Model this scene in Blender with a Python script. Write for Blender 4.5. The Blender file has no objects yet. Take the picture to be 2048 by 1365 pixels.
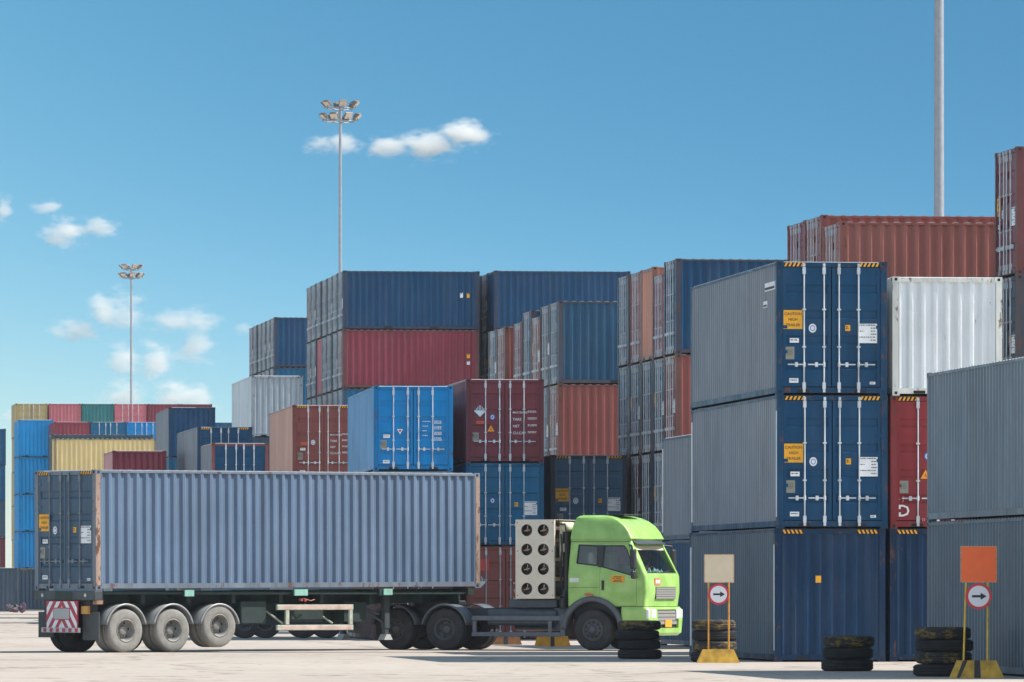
import bpy, math, random
from mathutils import Vector, Matrix
random.seed(7)
R = math.radians
sc = bpy.context.scene
col = sc.collection

# ------------------------------------------------------------------ camera
F, HOR, CAMH = 13000.0, 1175.0, 1.62          # focal length in px of the 2048 px wide photo, horizon row, eye height
cam = bpy.data.cameras.new('camera')
cam.sensor_width = 36.0
cam.lens = 36.0 * F / 2048.0
cam.shift_y = (HOR - 682.5) / 2048.0
cam.clip_start = 1.0
cam.clip_end = 30000.0
camo = bpy.data.objects.new('camera', cam)
col.objects.link(camo)
camo.location = (0, 0, CAMH)
camo.rotation_euler = (R(90), 0, 0)
sc.camera = camo

# ------------------------------------------------------------------ sky and sun
SUN_EL, SUN_AZ = 50.0, 4.0                   # azimuth of the direction TO the sun, counter-clockwise from +X
w = bpy.data.worlds.new('World')
sc.world = w
w.use_nodes = True
nt = w.node_tree
nt.nodes.clear()
def wn(t, **kw):
    n = nt.nodes.new(t)
    for k_, v_ in kw.items():
        setattr(n, k_, v_)
    return n
sky = wn('ShaderNodeTexSky', sky_type='NISHITA', sun_disc=False)
sky.sun_elevation = R(SUN_EL)
sky.sun_rotation = R(90 - SUN_AZ)
sky.altitude = 0
sky.air_density = 1.0
sky.dust_density = 0.6
sky.ozone_density = 2.0
tc = wn('ShaderNodeTexCoord')
sep = wn('ShaderNodeSeparateXYZ')
comb = wn('ShaderNodeCombineXYZ')
nt.links.new(tc.outputs['Generated'], sep.inputs[0])
def wmath(op, a, b=None):
    n = wn('ShaderNodeMath', operation=op)
    for i, v in enumerate((a, b)):
        if v is None: continue
        if isinstance(v, (int, float)): n.inputs[i].default_value = v
        else: nt.links.new(v, n.inputs[i])
    return n.outputs[0]
z = sep.outputs[2]
zp = wmath('MAXIMUM', z, 0.0)
zq = wmath('MULTIPLY', zp, zp)
side = wmath('MAXIMUM', wmath('MINIMUM', sep.outputs[0], 0.1), -0.1)
z2 = wmath('ADD', wmath('ADD', z, 0.03), wmath('MULTIPLY', wmath('DIVIDE', zq, wmath('ADD', zq, 0.0081)), wmath('ADD', 0.75, wmath('MULTIPLY', side, 4.5))))
nt.links.new(sep.outputs[0], comb.inputs[0]); nt.links.new(sep.outputs[1], comb.inputs[1]); nt.links.new(z2, comb.inputs[2])
nrm = wn('ShaderNodeVectorMath', operation='NORMALIZE')
nt.links.new(comb.outputs[0], nrm.inputs[0])
nt.links.new(nrm.outputs[0], sky.inputs[0])
hsv = wn('ShaderNodeHueSaturation')
hsv.inputs['Hue'].default_value = 0.475
hsv.inputs['Saturation'].default_value = 1.3
hsv.inputs['Value'].default_value = 1.0
nt.links.new(sky.outputs[0], hsv.inputs['Color'])
bg = wn('ShaderNodeBackground')
# added fill for shaded faces: unseen sky behind the camera made brighter and whiter
mrw = wn('ShaderNodeMapRange', interpolation_type='SMOOTHSTEP')
for i_, v_ in zip((1, 2, 3, 4), (0.75, -0.35, 0.107, 0.30)):
    mrw.inputs[i_].default_value = v_
nt.links.new(sep.outputs[1], mrw.inputs[0])
nt.links.new(mrw.outputs[0], bg.inputs[1])
out = wn('ShaderNodeOutputWorld')
mrc = wn('ShaderNodeMapRange', interpolation_type='SMOOTHSTEP')
for i_, v_ in zip((1, 2, 3, 4), (0.85, -0.2, 0.0, 0.62)):
    mrc.inputs[i_].default_value = v_
nt.links.new(sep.outputs[1], mrc.inputs[0])
bw_ = wn('ShaderNodeRGBToBW'); nt.links.new(hsv.outputs[0], bw_.inputs[0])
wc = wn('ShaderNodeVectorMath', operation='SCALE'); wc.inputs[0].default_value = (1.06, 0.99, 0.93)
nt.links.new(bw_.outputs[0], wc.inputs['Scale'])
mxw = wn('ShaderNodeMix', data_type='RGBA')
nt.links.new(mrc.outputs[0], mxw.inputs['Factor']); nt.links.new(hsv.outputs[0], mxw.inputs['A']); nt.links.new(wc.outputs[0], mxw.inputs['B'])
nt.links.new(mxw.outputs['Result'], bg.inputs[0])
nt.links.new(bg.outputs[0], out.inputs[0])

sl = bpy.data.lights.new('sun', 'SUN')
sl.energy = 5.0
sl.angle = R(0.5)
sl.color = (1.0, 0.955, 0.88)
so = bpy.data.objects.new('sun', sl)
col.objects.link(so)
sd = Vector((math.cos(R(SUN_EL)) * math.cos(R(SUN_AZ)), math.cos(R(SUN_EL)) * math.sin(R(SUN_AZ)), math.sin(R(SUN_EL))))
so.rotation_euler = sd.to_track_quat('Z', 'Y').to_euler()
so.location = sd * 200

sc.view_settings.view_transform = 'Standard'
sc.view_settings.look = 'None'
sc.view_settings.exposure = 0.46
sc.view_settings.gamma = 1.0
sc.render.engine = 'CYCLES'
sc.cycles.max_bounces = 8
sc.cycles.volume_bounces = 8
sc.cycles.transparent_max_bounces = 16
sc.cycles.use_denoising = True

# ------------------------------------------------------------------ helpers
def C(r, g, b):
    f = lambda c: (c / 255 / 12.92) if c / 255 <= 0.04045 else ((c / 255 + 0.055) / 1.055) ** 2.4
    return (f(r), f(g), f(b), 1.0)

def at(u, k, v=None):
    """photo column u and scale k (px per metre) to a point on the ground (or at photo row v)"""
    D = F / k
    zz = 0.0 if v is None else CAMH + (HOR - v) / k
    return Vector(((u - 1024) / F * D, D, zz))

class MB:
    def __init__(s):
        s.v, s.f, s.m, s.sm = [], [], [], []
    def add(s, verts, faces, m=0, smooth=False):
        o = len(s.v)
        s.v += [tuple(p) for p in verts]
        for f in faces:
            s.f.append([o + i for i in f]); s.m.append(m); s.sm.append(smooth)
    def box(s, x0, x1, y0, y1, z0, z1, m=0):
        s.add([(x0,y0,z0),(x1,y0,z0),(x1,y1,z0),(x0,y1,z0),(x0,y0,z1),(x1,y0,z1),(x1,y1,z1),(x0,y1,z1)],
              [(0,3,2,1),(4,5,6,7),(0,1,5,4),(1,2,6,5),(2,3,7,6),(3,0,4,7)], m)
    def bbox(s, x0, x1, y0, y1, z0, z1, b, m=0):
        """box with chamfered edges"""
        xs, ys, zs = (x0, x1), (y0, y1), (z0, z1)
        P = {}
        vs = []
        for i in (0,1):
            for j in (0,1):
                for k in (0,1):
                    cx, cy, cz = xs[i], ys[j], zs[k]
                    dx, dy, dz = (b if i == 0 else -b), (b if j == 0 else -b), (b if k == 0 else -b)
                    P[(i,j,k,0)] = len(vs); vs.append((cx, cy+dy, cz+dz))
                    P[(i,j,k,1)] = len(vs); vs.append((cx+dx, cy, cz+dz))
                    P[(i,j,k,2)] = len(vs); vs.append((cx+dx, cy+dy, cz))
        fs = []
        for i in (0,1):
            q = [P[(i,0,0,0)], P[(i,1,0,0)], P[(i,1,1,0)], P[(i,0,1,0)]]
            fs.append(q if i else q[::-1])
            q = [P[(0,i,0,1)], P[(0,i,1,1)], P[(1,i,1,1)], P[(1,i,0,1)]]
            fs.append(q if i else q[::-1])
            q = [P[(0,0,i,2)], P[(1,0,i,2)], P[(1,1,i,2)], P[(0,1,i,2)]]
            fs.append(q if i else q[::-1])
        for i in (0,1):
            for j in (0,1):
                q = [P[(i,j,0,0)], P[(i,j,1,0)], P[(i,j,1,1)], P[(i,j,0,1)]]
                fs.append(q if (i == j) else q[::-1])
                q = [P[(i,0,j,0)], P[(i,0,j,2)], P[(i,1,j,2)], P[(i,1,j,0)]]
                fs.append(q if (i != j) else q[::-1])
                q = [P[(0,i,j,1)], P[(0,i,j,2)], P[(1,i,j,2)], P[(1,i,j,1)]]
                fs.append(q if (i == j) else q[::-1])
                for k in (0,1):
                    t = [P[(i,j,k,0)], P[(i,j,k,1)], P[(i,j,k,2)]]
                    fs.append(t if ((i + j + k) % 2 == 1) else t[::-1])
        s.add(vs, fs, m)
    def cyl(s, p, q, r, n=12, m=0, r2=None, cap=True, smooth=True):
        p, q = Vector(p), Vector(q)
        d = (q - p).normalized()
        a = d.orthogonal().normalized(); b = d.cross(a)
        r2 = r if r2 is None else r2
        vs = []
        for c, rr in ((p, r), (q, r2)):
            for i in range(n):
                t = 2 * math.pi * i / n
                vs.append(c + (a * math.cos(t) + b * math.sin(t)) * rr)
        s.add(vs, [(i, (i+1) % n, n + (i+1) % n, n + i) for i in range(n)], m, smooth)
        if cap:
            s.add(vs, [tuple(range(n))[::-1], tuple(range(n, 2*n))], m)
    def tube(s, pts, r, n=8, m=0):
        for a, b in zip(pts, pts[1:]):
            s.cyl(a, b, r, n, m)
    def prism(s, pts, axis, a, b, m=0):
        """polygon (2D) extruded along an axis from a to b; axis y: (x,z) points"""
        n = len(pts)
        if axis == 'y': f = lambda p, t: (p[0], t, p[1])
        elif axis == 'x': f = lambda p, t: (t, p[0], p[1])
        else: f = lambda p, t: (p[0], p[1], t)
        vs = [f(p, a) for p in pts] + [f(p, b) for p in pts]
        s.add(vs, [tuple(range(n)), tuple(range(n, 2*n))[::-1]] + [(i, n+i, n+(i+1) % n, (i+1) % n) for i in range(n)], m)
    def lathe_y(s, prof, cx=0, cy=0, cz=0, n=40, m=0, smooth=True, sgn=1):
        """profile of (radius, y) turned about the y axis"""
        k = len(prof)
        vs = []
        for i in range(n):
            t = 2 * math.pi * i / n
            for r, y in prof:
                vs.append((cx + r * math.cos(t), cy + sgn * y, cz + r * math.sin(t)))
        fs = []
        for i in range(n):
            j = (i + 1) % n
            for q in range(k - 1):
                fs.append((i*k+q, i*k+q+1, j*k+q+1, j*k+q))
        s.add(vs, fs, m, smooth)
    def arc(s, cx, cz, r, t, a0, a1, y0, y1, n=20, m=0):
        """curved plate (mudguard) about the y axis"""
        vs, fs = [], []
        for i in range(n + 1):
            a = R(a0 + (a1 - a0) * i / n)
            c, d = math.cos(a), math.sin(a)
            vs += [(cx + r*c, y0, cz + r*d), (cx + r*c, y1, cz + r*d), (cx + (r+t)*c, y1, cz + (r+t)*d), (cx + (r+t)*c, y0, cz + (r+t)*d)]
        for i in range(n):
            o = 4 * i
            for j in range(4):
                fs.append((o + j, o + (j+1) % 4, o + 4 + (j+1) % 4, o + 4 + j))
        fs += [(3,2,1,0), tuple(4*n + j for j in range(4))]
        s.add(vs, fs, m, True)
    def mesh(s, name, mats):
        me = bpy.data.meshes.new(name)
        me.from_pydata(s.v, [], s.f)
        for mt in (mats if isinstance(mats, (list, tuple)) else [mats]):
            me.materials.append(mt)
        me.polygons.foreach_set('material_index', s.m)
        me.polygons.foreach_set('use_smooth', s.sm)
        import bmesh
        b = bmesh.new(); b.from_mesh(me)
        bmesh.ops.recalc_face_normals(b, faces=b.faces)
        b.to_mesh(me); b.free()
        me.update()
        return me
    def build(s, name, mats, parent=None, color=None):
        return obj(name, s.mesh(name, mats), parent, color)

def obj(name, me, parent=None, color=None):
    o = bpy.data.objects.new(name, me)
    col.objects.link(o)
    if parent is not None: o.parent = parent
    if color is not None: o.color = color
    return o

def tag(o, label, cat, group=None):
    o['label'] = label; o['category'] = cat
    if group: o['group'] = group
    return o

def thing(name, label, cat, loc=(0,0,0), rz=0, group=None, scale=1.0):
    o = bpy.data.objects.new(name, None)
    o.empty_display_size = 0.3
    col.objects.link(o)
    o.location = loc; o.rotation_euler = (0, 0, rz); o.scale = (scale,) * 3
    return tag(o, label, cat, group)

_txt = {}
def text_geo(body, size, align='CENTER'):
    key = (body, size, align)
    if key not in _txt:
        cu = bpy.data.curves.new('t', 'FONT')
        cu.body = body; cu.size = size; cu.align_x = align; cu.align_y = 'CENTER'; cu.resolution_u = 2; cu.space_line = 0.95
        cu.offset = size * 0.012
        o = bpy.data.objects.new('t', cu)
        col.objects.link(o)
        dg = bpy.context.evaluated_depsgraph_get()
        me = bpy.data.meshes.new_from_object(o.evaluated_get(dg))
        _txt[key] = ([tuple(v.co) for v in me.vertices], [tuple(p.vertices) for p in me.polygons])
        bpy.data.objects.remove(o); bpy.data.curves.remove(cu); bpy.data.meshes.remove(me)
    return _txt[key]

# ------------------------------------------------------------------ materials
def mat(name):
    m = bpy.data.materials.new(name)
    m.use_nodes = True
    return m, m.node_tree, m.node_tree.nodes['Principled BSDF']

def simple(name, c, rough=0.5, metal=0.0, spec=0.5, var=0.0, scale=6.0, bump=0.0):
    m, t, b = mat(name)
    b.inputs['Roughness'].default_value = rough
    b.inputs['Metallic'].default_value = metal
    b.inputs['Specular IOR Level'].default_value = spec
    b.inputs['Base Color'].default_value = c
    if var:
        tcn = t.nodes.new('ShaderNodeTexCoord')
        no = t.nodes.new('ShaderNodeTexNoise'); no.inputs['Scale'].default_value = scale; no.inputs['Detail'].default_value = 6
        t.links.new(tcn.outputs['Object'], no.inputs['Vector'])
        mr = t.nodes.new('ShaderNodeMapRange'); mr.inputs[1].default_value = 0.3; mr.inputs[2].default_value = 0.7
        mr.inputs[3].default_value = 1 - var; mr.inputs[4].default_value = 1 + var
        t.links.new(no.outputs[0], mr.inputs[0])
        mx = t.nodes.new('ShaderNodeVectorMath'); mx.operation = 'SCALE'
        mx.inputs[0].default_value = c[:3]
        t.links.new(mr.outputs[0], mx.inputs['Scale'])
        t.links.new(mx.outputs[0], b.inputs['Base Color'])
        if bump:
            bu = t.nodes.new('ShaderNodeBump'); bu.inputs['Strength'].default_value = bump; bu.inputs['Distance'].default_value = 0.02
            t.links.new(no.outputs[0], bu.inputs['Height']); t.links.new(bu.outputs[0], b.inputs['Normal'])
    return m

def paint(name, rust=0.62, rough=0.38, streak=0.22, rustcol=(0.13, 0.055, 0.03, 1)):
    """weathered container paint; the paint colour is the object's own colour"""
    m, t, b = mat(name)
    N = t.nodes.new; L = t.links.new
    oi = N('ShaderNodeObjectInfo')
    tcn = N('ShaderNodeTexCoord')
    addv = N('ShaderNodeVectorMath'); addv.operation = 'ADD'
    sc_ = N('ShaderNodeVectorMath'); sc_.operation = 'SCALE'; sc_.inputs[0].default_value = (37.0, 91.0, 53.0)
    L(oi.outputs['Random'], sc_.inputs['Scale'])
    L(tcn.outputs['Object'], addv.inputs[0]); L(sc_.outputs[0], addv.inputs[1])
    def noise(scale3, detail=5, rough_=0.6):
        mp = N('ShaderNodeMapping'); mp.inputs['Scale'].default_value = scale3
        L(addv.outputs[0], mp.inputs[0])
        n = N('ShaderNodeTexNoise'); n.inputs['Scale'].default_value = 1; n.inputs['Detail'].default_value = detail; n.inputs['Roughness'].default_value = rough_
        L(mp.outputs[0], n.inputs['Vector'])
        return n.outputs[0]
    def rng(x, a, b_, c, d):
        mr = N('ShaderNodeMapRange'); mr.inputs[1].default_value = a; mr.inputs[2].default_value = b_; mr.inputs[3].default_value = c; mr.inputs[4].default_value = d
        L(x, mr.inputs[0]); return mr.outputs[0]
    # fading in large patches and vertical wash streaks
    fade = rng(noise((0.5, 0.5, 0.35), 4), 0.3, 0.7, 1 - streak * 0.5, 1 + streak * 0.6)
    stk = rng(noise((5.0, 5.0, 0.25), 4), 0.35, 0.7, 1 - streak * 0.5, 1 + streak * 0.5)
    mul = N('ShaderNodeMath'); mul.operation = 'MULTIPLY'; L(fade, mul.inputs[0]); L(stk, mul.inputs[1])
    base = N('ShaderNodeVectorMath'); base.operation = 'SCALE'
    L(oi.outputs['Color'], base.inputs[0]); L(mul.outputs[0], base.inputs['Scale'])
    # chalky dust
    mixd = N('ShaderNodeMix'); mixd.data_type = 'RGBA'
    L(rng(noise((1.3, 1.3, 0.5), 6), 0.45, 0.8, 0.005, 0.07), mixd.inputs['Factor'])
    L(base.outputs[0], mixd.inputs['A']); mixd.inputs['B'].default_value = (0.34, 0.33, 0.31, 1)
    # rust spots
    rm = rng(noise((7, 7, 3.0), 8, 0.7), rust, rust + 0.05, 0, 0.85)
    mixr = N('ShaderNodeMix'); mixr.data_type = 'RGBA'
    L(rm, mixr.inputs['Factor']); L(mixd.outputs['Result'], mixr.inputs['A']); mixr.inputs['B'].default_value = rustcol
    run = N('ShaderNodeMix'); run.data_type = 'RGBA'
    L(rng(noise((9, 9, 0.35), 5, 0.65), 0.62, 0.74, 0, 0.26), run.inputs['Factor']); L(mixr.outputs['Result'], run.inputs['A']); run.inputs['B'].default_value = rustcol
    L(run.outputs['Result'], b.inputs['Base Color'])
    b.inputs['Specular IOR Level'].default_value = 0.2
    L(rng(noise((2, 2, 1), 4), 0.3, 0.7, rough - 0.08, rough + 0.12), b.inputs['Roughness'])
    bu = N('ShaderNodeBump'); bu.inputs['Strength'].default_value = 0.5; bu.inputs['Distance'].default_value = 0.05
    L(noise((1.6, 1.6, 0.9), 2), bu.inputs['Height']); L(bu.outputs[0], b.inputs['Normal'])
    return m

PAINT = paint('container_paint', rust=0.665)
PAINT_FRAME = paint('container_frame_paint', rust=0.57, streak=0.3)
PAINT_RUSTY = paint('rusty_post_paint', rust=0.53, streak=0.35, rustcol=(0.10, 0.035, 0.018, 1))
PLAIN = simple('truck_paint_object_colour', (0.5,0.5,0.5,1), 0.35)   # replaced below
def objcol(name, rough=0.5, metal=0.0, dirt=0.15):
    m, t, b = mat(name)
    oi = t.nodes.new('ShaderNodeObjectInfo'); tcn = t.nodes.new('ShaderNodeTexCoord')
    no = t.nodes.new('ShaderNodeTexNoise'); no.inputs['Scale'].default_value = 3; no.inputs['Detail'].default_value = 7
    t.links.new(tcn.outputs['Object'], no.inputs['Vector'])
    mr = t.nodes.new('ShaderNodeMapRange'); mr.inputs[1].default_value = 0.3; mr.inputs[2].default_value = 0.7; mr.inputs[3].default_value = 1 - dirt; mr.inputs[4].default_value = 1 + dirt
    t.links.new(no.outputs[0], mr.inputs[0])
    s_ = t.nodes.new('ShaderNodeVectorMath'); s_.operation = 'SCALE'
    t.links.new(oi.outputs['Color'], s_.inputs[0]); t.links.new(mr.outputs[0], s_.inputs['Scale'])
    t.links.new(s_.outputs[0], b.inputs['Base Color'])
    b.inputs['Roughness'].default_value = rough; b.inputs['Metallic'].default_value = metal
    return m
GALV = objcol('galvanised_bar', 0.45, 0.0, 0.25)
DARK = simple('dark_recess', (0.012, 0.012, 0.014, 1), 0.8)
BLACK = simple('black_paint', (0.02, 0.02, 0.022, 1), 0.5)
YELLOW = simple('yellow_sticker', C(232, 166, 30), 0.5, var=0.12)
ORANGE = simple('orange_sticker', C(226, 120, 40), 0.5)
WHITE = simple('white_sticker', C(225, 228, 230), 0.5, var=0.08)
GREYPLATE = simple('grey_plate', C(140, 140, 128), 0.4, 0.3)
INK = simple('black_ink', (0.015, 0.015, 0.02, 1), 0.6)
WINK = simple('white_ink', C(225, 225, 225), 0.6)
BLUEINK = simple('blue_ink', C(60, 100, 180), 0.6)
REDINK = simple('red_ink', C(190, 40, 50), 0.6)
ORINK = simple('orange_ink', C(220, 100, 50), 0.6)

# ------------------------------------------------------------------ the ground
def ground_mat():
    m, t, b = mat('concrete_yard')
    N = t.nodes.new; L = t.links.new
    tcn = N('ShaderNodeTexCoord')
    def noise(s3, detail=6):
        mp = N('ShaderNodeMapping'); mp.inputs['Scale'].default_value = s3
        L(tcn.outputs['Object'], mp.inputs[0])
        n = N('ShaderNodeTexNoise'); n.inputs['Scale'].default_value = 1; n.inputs['Detail'].default_value = detail; n.inputs['Roughness'].default_value = 0.65
        L(mp.outputs[0], n.inputs['Vector']); return n.outputs[0]
    cr = N('ShaderNodeValToRGB')
    cr.color_ramp.elements[0].position = 0.3; cr.color_ramp.elements[0].color = (0.35, 0.295, 0.25, 1)
    cr.color_ramp.elements[1].position = 0.7; cr.color_ramp.elements[1].color = (0.46, 0.405, 0.355, 1)
    mixn = N('ShaderNodeMix'); mixn.data_type = 'FLOAT'; mixn.inputs['Factor'].default_value = 0.45
    L(noise((0.12, 0.05, 1)), mixn.inputs['A']); L(noise((2.2, 0.5, 1), 8), mixn.inputs['B'])
    L(mixn.outputs['Result'], cr.inputs[0])
    # cracks
    mpv = N('ShaderNodeMapping'); mpv.inputs['Scale'].default_value = (0.16, 0.045, 1); mpv.inputs['Rotation'].default_value = (0, 0, R(25))
    nd = N('ShaderNodeTexNoise'); nd.inputs['Scale'].default_value = 0.4; nd.inputs['Detail'].default_value = 6
    L(tcn.outputs['Object'], nd.inputs['Vector'])
    ad = N('ShaderNodeVectorMath'); ad.operation = 'ADD'
    sc_ = N('ShaderNodeVectorMath'); sc_.operation = 'SCALE'; sc_.inputs['Scale'].default_value = 3.0
    L(nd.outputs['Color'], sc_.inputs[0]); L(tcn.outputs['Object'], ad.inputs[0]); L(sc_.outputs[0], ad.inputs[1])
    L(ad.outputs[0], mpv.inputs[0])
    vo = N('ShaderNodeTexVoronoi'); vo.feature = 'DISTANCE_TO_EDGE'; vo.inputs['Scale'].default_value = 1
    L(mpv.outputs[0], vo.inputs['Vector'])
    mr = N('ShaderNodeMapRange'); mr.inputs[1].default_value = 0.0; mr.inputs[2].default_value = 0.028; mr.inputs[3].default_value = 0.7; mr.inputs[4].default_value = 0.0
    L(vo.outputs['Distance'], mr.inputs[0])
    mx = N('ShaderNodeMix'); mx.data_type = 'RGBA'
    L(mr.outputs[0], mx.inputs['Factor']); L(cr.outputs[0], mx.inputs['A']); mx.inputs['B'].default_value = (0.16, 0.13, 0.10, 1)
    # oil stains
    st = N('ShaderNodeMapRange'); st.inputs[1].default_value = 0.62; st.inputs[2].default_value = 0.74; st.inputs[3].default_value = 0; st.inputs[4].default_value = 0.28
    L(noise((0.5, 0.16, 1), 5), st.inputs[0])
    mx2 = N('ShaderNodeMix'); mx2.data_type = 'RGBA'
    L(st.outputs[0], mx2.inputs['Factor']); L(mx.outputs['Result'], mx2.inputs['A']); mx2.inputs['B'].default_value = (0.2, 0.17, 0.14, 1)
    tk = N('ShaderNodeMapRange'); tk.inputs[1].default_value = 0.55; tk.inputs[2].default_value = 0.68; tk.inputs[3].default_value = 0; tk.inputs[4].default_value = 0.3
    L(noise((0.035, 0.9, 1), 4), tk.inputs[0])
    mx3 = N('ShaderNodeMix'); mx3.data_type = 'RGBA'
    L(tk.outputs[0], mx3.inputs['Factor']); L(mx2.outputs['Result'], mx3.inputs['A']); mx3.inputs['B'].default_value = (0.24, 0.21, 0.18, 1)
    L(mx3.outputs['Result'], b.inputs['Base Color'])
    b.inputs['Roughness'].default_value = 0.9
    b.inputs['Specular IOR Level'].default_value = 0.15
    bu = N('ShaderNodeBump'); bu.inputs['Strength'].default_value = 0.3; bu.inputs['Distance'].default_value = 0.02
    L(noise((9, 9, 9), 6), bu.inputs['Height']); L(bu.outputs[0], b.inputs['Normal'])
    return m
g = MB()
g.add([(-2500, -150, 0), (2500, -150, 0), (2500, 5000, 0), (-2500, 5000, 0)], [(0,1,2,3)])
go = g.build('ground', ground_mat()); go['kind'] = 'structure'
# dark repaired joint that crosses the yard under the truck
STRIP = simple('joint_filler', C(92, 84, 78), 0.9, var=0.35, scale=1.5)
g = MB()
n = 90
x0, x1 = -40.0, 6.0
pts_a, pts_b = [], []
for i in range(n + 1):
    x = x0 + (x1 - x0) * i / n
    yc = 162.2 + 0.25 * math.sin(x * 0.31) + 0.12 * math.sin(x * 1.7) - 0.03 * (x + 10)
    wd = 0.85 + 0.3 * math.sin(x * 0.77 + 1) + 0.25 * random.random()
    pts_a.append((x, yc - wd * 0.5, 0.004)); pts_b.append((x, yc + wd * 0.5, 0.004))
for i in range(n):
    g.add([pts_a[i], pts_a[i+1], pts_b[i+1], pts_b[i]], [(0,1,2,3)])
jo = g.build('pavement_joint', STRIP); jo['kind'] = 'structure'

# ------------------------------------------------------------------ shipping containers
W = 2.438
HW = W / 2
_cache = {}
def cached(key, fn):
    if key not in _cache: _cache[key] = fn()
    return _cache[key]

def corr_profile(length, pitch, depth):
    """list of (s, d): position along, depth inward"""
    n = max(1, round(length / pitch)); p = length / n
    o, sl = 0.26 * p, 0.24 * p
    pr = [(0, 0)]
    for i in range(n):
        b = i * p + 0.13 * p
        pr += [(b, 0), (b + sl, depth), (b + sl + 0.26 * p, depth), (b + 2 * sl + 0.26 * p, 0)]
    pr.append((length, 0))
    return pr

def side_mesh(L, H, sgn):
    def f():
        b = MB()
        a0, a1 = -L/2 + 0.16, L/2 - 0.16
        pr = corr_profile(a1 - a0, 0.286, 0.052)
        z0, z1 = 0.158, H - 0.062
        vs, fs = [], []
        for s_, d in pr:
            y = sgn * (HW - 0.010 - d)
            vs += [(a0 + s_, y, z0), (a0 + s_, y, z1)]
        for i in range(len(pr) - 1):
            fs.append((2*i, 2*i+2, 2*i+3, 2*i+1))
        b.add(vs, fs)
        return b.mesh('side_panel', PAINT)
    return cached(('side', L, H, sgn), f)

def flat_side_mesh(L, H, sgn):
    def f():
        b = MB()
        y = sgn * (HW - 0.012)
        b.box(-L/2 + 0.16, L/2 - 0.16, min(y, y - sgn*0.03), max(y, y - sgn*0.03), 0.158, H - 0.062)
        return b.mesh('side_panel', PAINT)
    return cached(('fside', L, H, sgn), f)

def roof_mesh(L, H):
    def f():
        b = MB()
        a0, a1 = -L/2 + 0.12, L/2 - 0.12
        pr = corr_profile(a1 - a0, 0.286, 0.036)
        vs, fs = [], []
        yy = HW - 0.05
        for s_, d in pr:
            zz = H - 0.034 + d
            vs += [(a0 + s_, -yy, zz), (a0 + s_, yy, zz)]
        for i in range(len(pr) - 1):
            fs.append((2*i, 2*i+2, 2*i+3, 2*i+1))
        # closing lips along the rails
        k = len(vs)
        vs += [(x, y, H - 0.06) for x, y, _ in vs[:k]]
        for i in range(len(pr) - 1):
            fs.append((2*i, 2*i+2, k+2*i+2, k+2*i)); fs.append((2*i+1, 2*i+3, k+2*i+3, k+2*i+1))
        b.add(vs, fs)
        return b.mesh('roof', PAINT)
    return cached(('roof', L, H), f)

def end_mesh(L, H):
    """blank corrugated front wall, at +x"""
    def f():
        b = MB()
        ww = W - 0.30
        pr = corr_profile(ww, 0.262, 0.045)
        z0, z1 = 0.16, H - 0.11
        vs, fs = [], []
        for s_, d in pr:
            x = L/2 - 0.022 - d
            vs += [(x, -ww/2 + s_, z0), (x, -ww/2 + s_, z1)]
        for i in range(len(pr) - 1):
            fs.append((2*i, 2*i+2, 2*i+3, 2*i+1))
        b.add(vs, fs)
        return b.mesh('end_panel', PAINT)
    return cached(('end', L, H), f)

def hazard(b, x, y0, y1, z0, z1, sgn_x, my, mk, n=5):
    """slanted yellow and black stripes on a header face that looks along sgn_x"""
    xs = x + sgn_x * 0.003
    p = (y1 - y0) / n
    b.add([(x + sgn_x*0.0015, y0, z0), (x + sgn_x*0.0015, y1, z0), (x + sgn_x*0.0015, y1, z1), (x + sgn_x*0.0015, y0, z1)], [(0,1,2,3)], mk)
    for i in range(n):
        a = y0 + p * i
        sk = p * 0.45
        b.add([(xs, a + sk, z0), (xs, a + sk + p*0.5, z0), (xs, a + p*0.5, z1), (xs, a, z1)], [(0,1,2,3)], my)

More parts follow.
